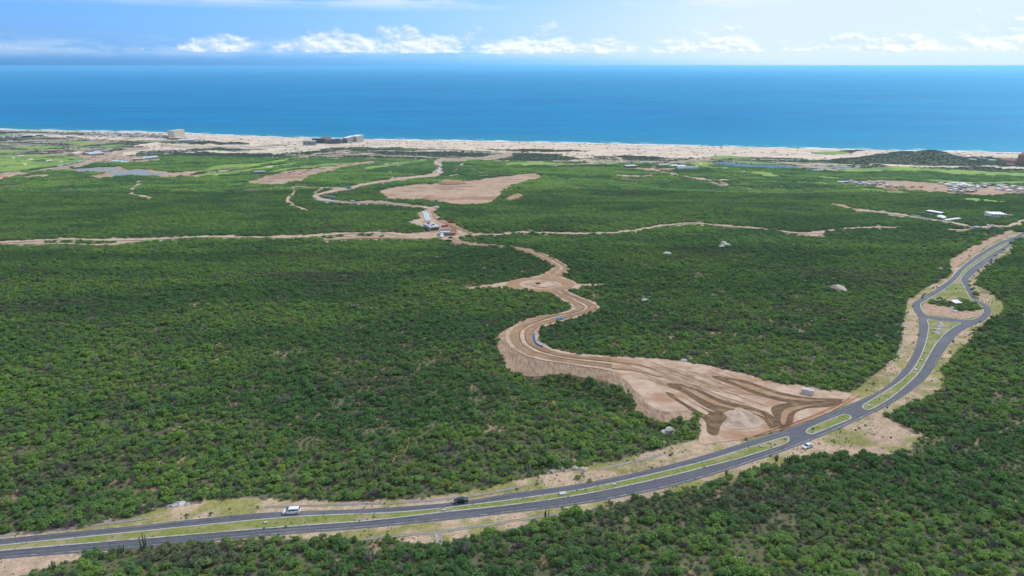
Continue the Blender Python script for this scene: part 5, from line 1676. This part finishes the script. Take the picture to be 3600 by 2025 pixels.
# red-roofed resort on the beach
house('resort_wing', 'tall terracotta resort wing rising at the beach', 'hotel', (3573, 577), (3650, 583), 33, 30, 'wall_terracotta', 'roof_red', 6, 10, 'gable', sides=('f', 'l'))
house('resort_house', 'pink resort house with broad red tiled roof', 'building', (3528, 573), (3566, 575), 11, 22, 'wall_tan', 'roof_red', 2, 6, 'gable')
house('resort_house', 'low resort house with red tiled roof beside the scrub', 'building', (3510, 566), (3535, 567), 7, 18, 'wall_tan', 'roof_red', 1, 4, 'gable')
house('resort_house', 'small red-roofed resort pavilion below the tall wing', 'building', (3535, 581), (3562, 582), 5, 16, 'wall_tan', 'roof_red', 1, 3, 'gable')
house('pool_pavilion', 'white pool pavilion with turquoise roof near the red-roofed resort', 'building', (3471, 566), (3496, 567), 5, 16, 'wall_white', 'roof_teal', 1, 4, 'flat')
house('pool_pavilion', 'row of white beach shades beyond the bushy knoll', 'building', (3405, 562), (3428, 563), 3.5, 12, 'wall_white', 'roof_white', 1, 5, 'flat')
for i, (x_, v_) in enumerate([(3362, 551), (3375, 553), (3390, 556), (3448, 560), (3460, 562), (3440, 556)]):
    house('beach_house', 'grey-roofed beach house between the knoll and the resort', 'villa', (x_ - 5, v_), (x_ + 5, v_), 4.5, 12, 'wall_tan', 'roof_grey', 1, 3, 'gable', 'beach houses beyond the knoll', door=False)

# offices and villa above the junction
house('site_office', 'long flat white-roofed office above the car park', 'building', (3254, 751), (3305, 757), 10, 9, 'wall_dark', 'roof_white', 1, 9, 'flat', win='glass_blue')
house('storage_shed', 'pale metal shed with shallow gabled roof beside the track', 'shed', (3292, 770), (3336, 779), 12, 9, 'roof_grey', 'roof_white', 1, 4, 'gable')
house('office_trailer', 'long white office trailer at the end of the metal shed', 'trailer', (3327, 779), (3378, 776), 8, 4, 'wall_white', 'roof_white', 1, 8, 'flat', over=.15)
house('hill_villa', 'large white modern villa with flat stepped roofs', 'villa', (3482, 768), (3536, 767), 15, 16, 'wall_white', 'roof_white', 2, 5, 'flat')
house('villa_annex', 'low grey annex attached beside the white modern villa', 'villa', (3460, 765), (3481, 767), 9, 14, 'wall_grey', 'roof_bluegrey', 1, 3, 'flat', door=False)
house('garden_pavilion', 'garden pavilion with terracotta roof beside the white villa', 'pavilion', (3539, 764), (3560, 764), 7, 8, 'wall_tan', 'roof_red', 1, 3, 'gable')
house('gatehouse', 'small grey stone gatehouse where the tracks meet', 'hut', (3431, 809), (3449, 808), 9, 5, 'wall_grey', 'roof_grey', 1, 2, 'flat')
for i, (x_, v_, pt, lb) in enumerate([(3233, 756, 'car_dark', 'dark car parked alone at the end of the car park'), (3244, 752, 'car_teal', 'turquoise car parked beside the dark car'), (3252, 752, 'car_teal', 'pale turquoise car by the long office'), (3271, 758, 'car_teal', 'bright turquoise car in the middle of the car park'), (3283, 761, 'car_dark', 'dark car beside the bright turquoise car'), (3369, 802, 'car_dark', 'black car on the looping track'), (3472, 795, 'car_silver', 'silver car by the stone gatehouse'), (3490, 798, 'car_white', 'white car on the track above the junction'), (3546, 838, 'car_white', 'white car at the top of the paved road')]):
    car(lb, x_, v_, .4 + i * .7, pt, 'van' if i == 3 else 'sedan', None, 1.1, off=.6)

# ------------------------------------------------------------------ bridge works where the tracks cross
loc = spot(1519, 806)
cul = empty('box_culvert', loc, math.radians(118))
tag(cul, 'grey concrete box culvert with equipment laid on its pale deck', 'culvert')
MB().box(-9, 13, -5.5, 5.5, -3, 4.2).build('side_walls', 'wall_grey', cul)
MB().box(-10, 13.5, -6, 6, 4.203, 4.8).build('deck', 'fresh_concrete', cul)
MB().box(-9.15, -8.9, -4.6, 4.6, -.5, 3.4).build('mouth_shade', 'wall_dark', cul)  # dark plate on the solid wall, painting the shade of a hollow mouth
for i in range(8):
    MB().box(-8 + i * 2.7, -7.2 + i * 2.7, -5.7, -5.501, -1, 4.2).build('buttress', 'wall_grey', cul)
for i, (x_, y_, mt) in enumerate([(-4, 2, 'red_paint'), (0, -2, 'rebar'), (3, 3, 'red_paint'), (6, -3, 'roof_white'), (9, 1, 'rebar'), (12, -1, 'red_paint'), (1, 4.5, 'roof_white')]):
    c_ = cul.matrix_basis @ Vector((x_, y_, 4.9))
    e = empty('material_crate', c_, math.radians(118) + i)
    tag(e, ('red bundle', 'rusty rebar bundle', 'second red bundle', 'white crate', 'rusty crate', 'third red bundle', 'small white crate')[i] + ' lying on the box culvert deck', 'crate')
    MB().box(-1.3, 1.3, -.6, .6, .12, .9).build('load', mt, e)
    for q in (-.9, .9):
        MB().box(q - .12, q + .12, -.65, .65, 0, .119).build('skid', 'wood_pole', e)
loc = spot(1573, 829)
br = empty('bridge_deck', loc, math.radians(4))
tag(br, 'half-built bridge deck with rows of steel and a pale fresh slab', 'bridge')
MB().box(-8, 8, 0, 16, -2.5, 3.2).build('abutment', 'frame_concrete', br)
MB().box(-8.6, 8.6, -.6, 16.4, 3.203, 3.8).build('deck', 'frame_concrete', br)
MB().box(-8, 3.5, -.3, 6.5, 3.803, 4.05).build('fresh_slab', 'fresh_concrete', br)
for i in range(11):
    MB().box(-7.9 + i * 1.55, -7.6 + i * 1.55, 7, 16, 3.803, 4.5).build('rebar_row', 'rebar', br)
excavator('orange excavator with raised boom beside the half-built bridge', 1592, 827, math.radians(80), 'orange_paint', None, 1.7)
excavator('orange digger at the far corner of the bridge works', 1596, 812, math.radians(190), 'orange_paint', None, 1.1)
excavator('red-brown digger on the bank above the bridge works', 1581, 785, math.radians(20), 'red_paint', None, 1.2)
truck('red tipper truck beyond the box culvert', 1563, 799, .2, 'red_paint', 'red_paint', 8, 2, None, 'tipper_truck', 'tipper')
truck('white flatbed truck beside the half-built bridge', 1554, 832, 1.4, 'car_white', 'roof_bluegrey', 7, 2.4)
truck('white van truck waiting below the half-built bridge', 1554, 837, 1.2, 'car_white', 'roof_white', 6, 2.2)
truck('white truck at the bend above the fresh concrete strip', 1536, 734, .2, 'car_white', 'roof_white', 8, 2.6)
car('dark pickup beside the graded lane of the bridge works', 1547, 775, .1, 'car_dark', 'van', None, 1.25, off=.9)
car('black car parked below the half-built bridge', 1585, 839, .1, 'car_dark', 'sedan', None, 1.2, off=.6)
truck('dark green tanker by the dirt road below the bridge', 1577, 853, .3, 'car_green', 'car_green', 7, 2.0)
for i, x_ in enumerate((1143, 1152, 1160, 1168, 1176)):
    truck('dark plant truck parked inside the hairpin of the dirt road', x_, 695 + i * .6, .1, 'car_dark', 'wall_grey', 8, 2.4, 'plant trucks inside the hairpin')
truck('blue tanker truck on the straight part of the far dirt road', 1227, 664, .3, 'tarp_blue', 'tarp_blue', 9, 3.0)
truck('blue flatbed truck below the hairpin of the dirt road', 1242, 712, .1, 'tarp_blue', 'roof_bluegrey', 8, 2.2)
for i, (u_, v_) in enumerate([(88, 851), (270, 846), (1029, 833), (1291, 823), (1728, 825), (1985, 823), (2300, 800), (2785, 819), (3044, 803), (3090, 748), (3196, 762), (3320, 782), (3415, 801)]):
    pole('wooden utility pole beside the pale crossing track', u_, v_, 9.5)

# ------------------------------------------------------------------ on and beside the paved road
def road_yaw(a, b):
    p, q = spot(*a), spot(*b)
    return math.atan2(q.y - p.y, q.x - p.x)


car('white minivan driving on the paved road with grassy median', 1026, 1803, road_yaw((1055, 1802), (1000, 1805)), 'car_white', 'van', None, 1.0, 'minivan')
car('dark green sedan driving behind the white minivan', 1619, 1766, road_yaw((1640, 1763), (1597, 1768)), 'car_green', 'sedan')
car('silver sedan parked on the sandy shoulder by the small median', 2838, 1573, road_yaw((2856, 1567), (2820, 1580)), 'car_silver', 'sedan')

loc = spot(3116, 1449)
sg = empty('road_sign', loc, math.radians(20))
tag(sg, 'upright green and white road sign on a post by the shoulder', 'sign')
MB().tube((0, 0, -.3), (0, 0, 3.6), .06).build('post', 'steel', sg)
bd = MB().box(-.55, .55, -.06, .0, 1.7, 3.6).build('board', 'sign_green', sg)
MB().box(-.42, .42, -.075, -.061, 2.45, 3.45).build('panel', 'paint_white', bd)
MB().prism([(-.12, 2.6), (.12, 2.6), (.12, 2.95), (.28, 2.95), (0, 3.3), (-.28, 2.95), (-.12, 2.95)], -.085, -.076, 'y').build('arrow', 'sign_green', bd)

loc = spot(2838, 1385)
cb = empty('culvert_segment', loc, math.radians(-32))
tag(cb, 'grey ribbed concrete culvert segment lying on the earth pad', 'culvert')
for q in ((-2.4, 2.4, -1.1, -.85, 0, 2.0), (-2.4, 2.4, .85, 1.1, 0, 2.0)):
    MB().box(*q).build('side', 'slab_pale', cb)
MB().box(-2.4, 2.4, -1.1, 1.1, 2.003, 2.25).build('top_slab', 'slab_pale', cb)
MB().box(-2.4, 2.4, -1.1, 1.1, -.2, -.003).build('bottom_slab', 'slab_pale', cb)
for i in range(6):
    MB().box(-2.2 + i * .8, -2.0 + i * .8, -1.22, 1.22, -.1, 2.34).build('rib', 'slab_pale', cb)

# gravel heap tipped between the haul tracks
hp = np.array([(2545, 1505), (2562, 1462), (2586, 1446), (2612, 1450), (2650, 1468), (2680, 1486), (2668, 1503), (2620, 1510)])
hw_ = P(*catmull(hp, 4, True).T)[:, :2]
hc = P(2590, 1470)[0, :2]
ridge = px_line([(2556, 1478), (2572, 1456), (2592, 1452), (2612, 1458), (2645, 1476)], 4)[:, :2]
ridge2 = px_line([(2600, 1460), (2604, 1480), (2600, 1496)], 4)[:, :2]
def heap_h(x, y):
    d = np.minimum(seg_dist(x, y, ridge), seg_dist(x, y, ridge2) + 0.6) + (fbm(x / 1.7, y / 1.7, 93, 3) - .5) * 1.6
    e_ = seg_dist(x, y, np.vstack([hw_, hw_[:1]]))
    return height(x, y) + np.clip(2.3 - d * .62, 0.0, 2.3) * np.minimum(e_ / 1.2, 1.0) + np.minimum(e_ * .2, .25) * fbm(x / 2.0, y / 2.0, 91, 3)
ob = drape_poly('gravel_heap', hw_, 'gravel', 0.8, 0.2, None, None, heap_h)
tag(ob, 'heap of pinkish gravel tipped beside the haul tracks', 'heap')
for nm, poly, hh, lb in (('spoil_heap', [(3110, 668), (3132, 659), (3150, 664), (3160, 672), (3130, 674)], 6.0, 'brown spoil heap below the half-built villas'), ('spoil_heap', [(1540, 644), (1570, 636), (1600, 640), (1640, 646), (1560, 650)], 4.5, 'reddish spoil heap on the cleared field'),
                         ('spoil_heap', [(1770, 706), (1800, 690), (1830, 688), (1842, 694), (1800, 708)], 4.0, 'dark spoil heap at the corner of the cleared field'), ('spoil_heap', [(1480, 702), (1500, 692), (1530, 694), (1540, 702), (1510, 706)], 3.5, 'grey spoil heap along the near edge of the cleared field')):
    pw = P(*catmull(poly, 4, True).T)[:, :2]
    def hh_f(x, y, pw=pw, hh=hh):
        d = seg_dist(x, y, np.vstack([pw, pw[:1]]))
        return height(x, y) + np.minimum(d * .6, hh) * (0.75 + .5 * fbm(x / 7.0, y / 7.0, 95, 3))
    tag(drape_poly(nm, pw, 'lane_earth', 4.0, 0.3, None, None, hh_f), lb, 'heap')

# orange safety netting strung along the edge of the pad
fl = px_line([(2655, 1536), (2740, 1508), (2830, 1478), (2900, 1448), (2960, 1421), (2986, 1404)], 6)
fl = resample(fl[:, :2], 5.0)
fz = height(fl[:, 0], fl[:, 1])
fe = empty('safety_fence', (fl[0][0], fl[0][1], fz[0]))
tag(fe, 'orange plastic safety fence along the edge of the earth pad', 'fence')
for i, (a, b) in enumerate(fl):
    q = Vector((a - fl[0][0], b - fl[0][1], fz[i] - fz[0]))
    MB().tube(q + Vector((0, 0, -.1)), q + Vector((0, 0, 1.0)), .04, n=6).build('stake', 'wood_pole', fe)
    if i + 1 < len(fl) and i not in (14, 15, 33):
        w_ = Vector((fl[i + 1][0] - fl[0][0], fl[i + 1][1] - fl[0][1], fz[i + 1] - fz[0]))
        mb = MB()
        for k in range(6):
            z0 = .15 + k * .13
            sag = -.12 * (i % 3)
            mb.quad([q + Vector((0, 0, z0)), w_ + Vector((0, 0, z0 + sag * .3)), w_ + Vector((0, 0, z0 + .08 + sag * .3)), q + Vector((0, 0, z0 + .08))])
        o = mb.build('netting', 'orange_net', fe)

# shed among the rocks on the drop-shaped island
loc, L, yaw = footing((3356, 1078), (3377, 1077))
sd = empty('brick_shed', loc, yaw)
tag(sd, 'small brick shed with white metal roof on the drop-shaped island', 'shed')
MB().box(-L / 2, L / 2, 0, 3.4, -.4, 2.4).build('wall', 'wall_brick', sd)
MB().prism([(-.5, 2.42), (-.5, 2.54), (4.0, 3.2), (4.0, 3.08)], -L / 2 - .4, L / 2 + .4, 'x').build('roof', 'roof_white', sd)
MB().prism([(0.02, 2.403), (3.38, 2.403), (3.38, 2.98)], -L / 2 + .02, L / 2 - .02, 'x').build('upper_wall', 'wall_brick', sd)
MB().box(-.5, .4, -.06, .03, 0, 2.0).build('door', 'wall_dark', sd)
MB().box(L * .2, L * .38, -.05, .03, 1.0, 1.8).build('window', 'glass_dark', sd)
loc = spot(3376, 1058)
so = empty('solar_panel', loc, yaw)
tag(so, 'dark solar panel behind the small brick shed', 'solar panel')
MB().quad([(-1.6, 0, 1.2), (1.6, 0, 1.2), (1.6, 1.4, 2.1), (-1.6, 1.4, 2.1)]).build('panel', 'glass_blue', so)
for x_ in (-1.3, 1.3):
    MB().tube((x_, .7, -.1), (x_, .7, 1.62), .05, n=6).build('leg', 'steel', so)

# concrete inspection boxes and drains
for i, (u_, v_, s_) in enumerate([(935, 1841, .36), (1560, 1797, .36), (1978, 1738, .75), (2160, 1706, .36), (2675, 1573, .36), (3055, 1429, .4), (3219, 1302, .7), (3240, 1269, .4)]):
    p = spot(u_, v_)
    e = empty('inspection_box', (p.x, p.y, p.z + .2), .2)
    tag(e, ('small concrete inspection box in the grassy median' if s_ < .6 else ('wide concrete inspection box in a bare part of the median' if s_ > .72 else 'concrete inspection box between bushes of the tapering median')), 'box', 'inspection boxes in the median' if s_ < .6 else None)
    MB().box(-s_ * 1.5, s_ * 1.5, -s_, s_, 0, .35).build('chamber', 'concrete', e)
    MB().box(-s_ * 1.2, s_ * 1.2, -s_ * .75, s_ * .75, .353, .42).build('cover', 'slab_pale', e)


def channel(label, pts, width=0.72):
    l = resample(px_line(pts, 6)[:, :2], 3.0)
    t = np.gradient(l, axis=0)
    t /= np.hypot(t[:, 0], t[:, 1])[:, None]
    nr = np.stack([-t[:, 1], t[:, 0]], 1)
    prof = [(-.62, -.05), (-.62, .16), (-.45, .16), (-.22, .03), (.22, .03), (.45, .16), (.62, .16), (.62, -.05)]
    rows = []
    z = height(l[:, 0], l[:, 1])
    for a, h in prof:
        rows.append(np.column_stack([l + nr * a * width, z + h]))
    v = np.stack(rows, 1).reshape(-1, 3)
    o = link('drain_channel', mesh_np('drain_channel', v, grid_faces(len(l), len(prof))[:, ::-1]), 'old_concrete')
    tag(o, label, 'drain')
    return o


channel('concrete drain along the verge where the road leaves the thicket', [(-200, 1905), (0, 1886), (155, 1868), (380, 1841), (524, 1822)])
channel('concrete drain along the verge above the white minivan', [(931, 1784), (1210, 1775), (1459, 1765), (1657, 1744), (1780, 1722), (1908, 1696)])
channel('pale broken drain below the boulders on the verge', [(2100, 1652), (2145, 1642), (2200, 1629), (2275, 1611), (2330, 1597)], .9)
channel('concrete drain along the sandy shoulder opposite the sedan', [(1277, 1896), (1400, 1884), (1521, 1873), (1700, 1848), (1800, 1832), (1900, 1817), (2033, 1794)], .8)
channel('short concrete chute running down from the shoulder drain', [(1538, 1874), (1543, 1900), (1549, 1929)], 1.6)
channel('short concrete chute above the bend of the verge drain', [(372, 1822), (378, 1830), (384, 1840)], 1.6)
channel('long stone kerb drain along the verge of the turning head', [(3176, 1070), (3176, 1130), (3172, 1190), (3160, 1240), (3120, 1290)], .8)

tp = empty('tarp_pile', spot(1969, 1124), .3)
tag(tp, 'bright blue tarpaulin heaped on the middle of the dirt road', 'tarpaulin')
MB().prism([(-2.6, .2), (-1.6, 1.1), (-.4, .8), (.7, 1.3), (1.9, .7), (2.7, .2)], -1.0, 1.0, 'y').build('sheet', 'tarp_blue', tp)
MB().box(-2.9, 2.9, -1.3, 1.3, .15, .26).build('spread_edge', 'tarp_blue', tp)
pl_ = px_line([(1880, 1178), (1878, 1190), (1882, 1204), (1890, 1214), (1908, 1222)], 6)
bp = empty('blue_pipe', (pl_[0][0], pl_[0][1], pl_[0][2]))
tag(bp, 'blue plastic pipe laid along the inside of the dirt road bend', 'pipe')
for i in range(0, len(pl_) - 1):
    MB().tube(Vector(pl_[i] - pl_[0]) + Vector((0, 0, .7)), Vector(pl_[i + 1] - pl_[0]) + Vector((0, 0, .7)), .42, n=8).build('pipe_length', 'blue_plastic', bp)
car('dark car standing on the unfinished roundabout island', 1892, 1001, .3, 'car_dark', 'sedan', None, 0.8, off=.6)

# ------------------------------------------------------------------ rocks
for i, (u_, v_, s_, lb) in enumerate([(2344, 1525, 2.2, 'low white rock slab beside a taller white rock in the thicket'), (2360, 1516, 2.0, 'tall white rock in the thicket below the earth bank'), (2270, 1062, 3.2, 'broken white outcrop in the scrub beyond the dirt road bend'), (2283, 1050, 2.2, 'pale pointed rock behind the broken white outcrop'),
                                   (2945, 1022, 5.5, 'large grey boulder standing alone in the dark scrub'), (2538, 872, 4.0, 'white outcrop high on the scrub ridge'), (2550, 867, 4.5, 'second white outcrop on the scrub ridge'), (2545, 856, 3.0, 'small pale rock above the white ridge outcrops'),
                                   (2345, 895, 3.4, 'pale grey boulder in the scrub left of the ridge outcrops'.replace(' left of', ' below')), (1532, 908, 3.2, 'flat pale rock in the scrub near the dirt road'), (2403, 1268, 1.6, 'white boulder on the far edge of the earth pad'), (2230, 1425, 1.0, 'pinkish rock at the foot of the earth bank'),
                                   (3316, 946, 3.5, 'grey flat outcrop beside the cut slope'), (2550, 835, 2.4, 'small white rock on the scrub slope near the crossing track'), (1115, 780, 3.0, 'pale pink boulder in the scrub above the crossing track'), (1760, 1430, 1.2, 'pinkish stone showing in the thicket'), (1655, 1465, 1.5, 'pink boulder pair in the thicket above the road'),
                                   (1665, 1454, 1.2, 'pinkish stone behind the pink boulder pair'), (1450, 1368, 1.3, 'tan boulder in the thicket beside a dead trunk')]):
    rock('boulder', lb, u_, v_, s_, 'rock_tan' if 'pink' in lb or 'tan' in lb else 'rock_pale', 10 + i, flat=.62 if 'slab' not in lb and 'flat' not in lb else .35)
for i, (u_, v_, s_) in enumerate([(1945, 1659, 1.3), (1960, 1655, .8), (1978, 1652, 1.2), (1992, 1656, .9), (2000, 1652, .8), (2016, 1647, 1.4), (2030, 1648, .8), (2050, 1652, 1.2), (2060, 1648, .8), (1930, 1664, .7)]):
    rock('roadside_boulder', 'tan boulder in the row along the upper verge of the road', u_, v_, s_, 'rock_tan', 60 + i, 'boulders along the upper verge')
for i, (u_, v_, s_) in enumerate([(598, 1779, .9), (608, 1777, 1.0), (619, 1777, .8), (628, 1774, 1.1), (639, 1772, 1.0), (661, 1773, .8), (612, 1781, .7)]):
    rock('verge_stone', 'rounded white stone in the cluster beside the sandy bank', u_, v_, s_, 'rock_pale', 80 + i, 'white stones beside the sandy bank')
for i, (u_, v_, s_) in enumerate([(469, 1804, .6), (508, 1799, .8), (536, 1792, .7)]):
    rock('verge_stone', 'lone tan stone at the edge of the thicket by the drain', u_, v_, s_, 'rock_tan', 90 + i, 'tan stones by the drain')
for i, (u_, v_, s_) in enumerate([(3306, 1143, 1.9), (3312, 1147, 1.2), (3301, 1151, 1.5), (3299, 1160, 1.7), (3303, 1164, 1.0), (3292, 1173, 1.9)]):
    rock('island_rock', 'grey rock in the line of rocks on the triangular grass island', u_, v_, s_, 'rock_pale', 100 + i, 'rocks on the triangular island')
for i, (u_, v_, s_) in enumerate([(3351, 1085, 1.6), (3366, 1087, 2.0), (3360, 1098, 1.8), (3303, 1057, 1.3), (3290, 1058, 1.1), (3334, 1057, 1.3), (3402, 1058, 1.2), (3345, 1092, 1.0)]):
    rock('island_rock', 'pale rock beside the brick shed on the drop-shaped island', u_, v_, s_, 'rock_pale', 120 + i, 'rocks around the brick shed')

# ------------------------------------------------------------------ cardon cacti standing above the scrub
CG = 'cacti rising from the thicket'
for i, (u_, v_, h_, g_) in enumerate([(1919, 1826, 4.5, 0), (2728, 1625, 4.0, 0), (2773, 1625, 3.4, 0), (2553, 1674, 2.6, 0), (509, 1932, 6.0, 0), (427, 1952, 4.0, 0), (190, 2008, 4.0, 0), (1618, 1948, 6.0, 0), (2961, 1655, 3.5, 0), (3039, 1646, 3.0, 0), (2209, 1382, 3.0, 0), (2163, 1368, 2.5, 0),
                                      (1865, 1672, 5.0, 1), (536, 1790, 5.0, 1), (1300, 1985, 6.5, 1), (1638, 1950, 5.5, 1), (1408, 2020, 5.0, 1), (1323, 1680, 6.0, 1), (1544, 1622, 5.0, 1), (1323, 1578, 5.0, 1), (176, 1305, 5.0, 1), (498, 1282, 5.5, 1), (610, 1410, 5.5, 1), (541, 1475, 6.0, 1), (344, 1285, 6.5, 1),
                                      (470, 1216, 5.0, 1), (157, 1176, 5.0, 1), (1239, 1090, 6.0, 1), (1129, 1345, 6.0, 1), (1190, 1378, 6.0, 1), (987, 1430, 6.5, 1), (1008, 1425, 6.0, 1), (1438, 1385, 6.0, 1), (1697, 1482, 5.0, 1), (1344, 1392, 5.5, 1), (3346, 1600, 5.0, 1)]):
    h_ = h_ * .8
    cactus('dark green columnar cactus standing at the edge of the thicket' if g_ == 0 else 'pale grey many-armed cactus rising out of the thicket', u_, v_, h_, 'cactus_skin' if g_ == 0 else 'cactus_grey', 3 + i % 4, 200 + i, CG + (' edge' if g_ == 0 else ''))
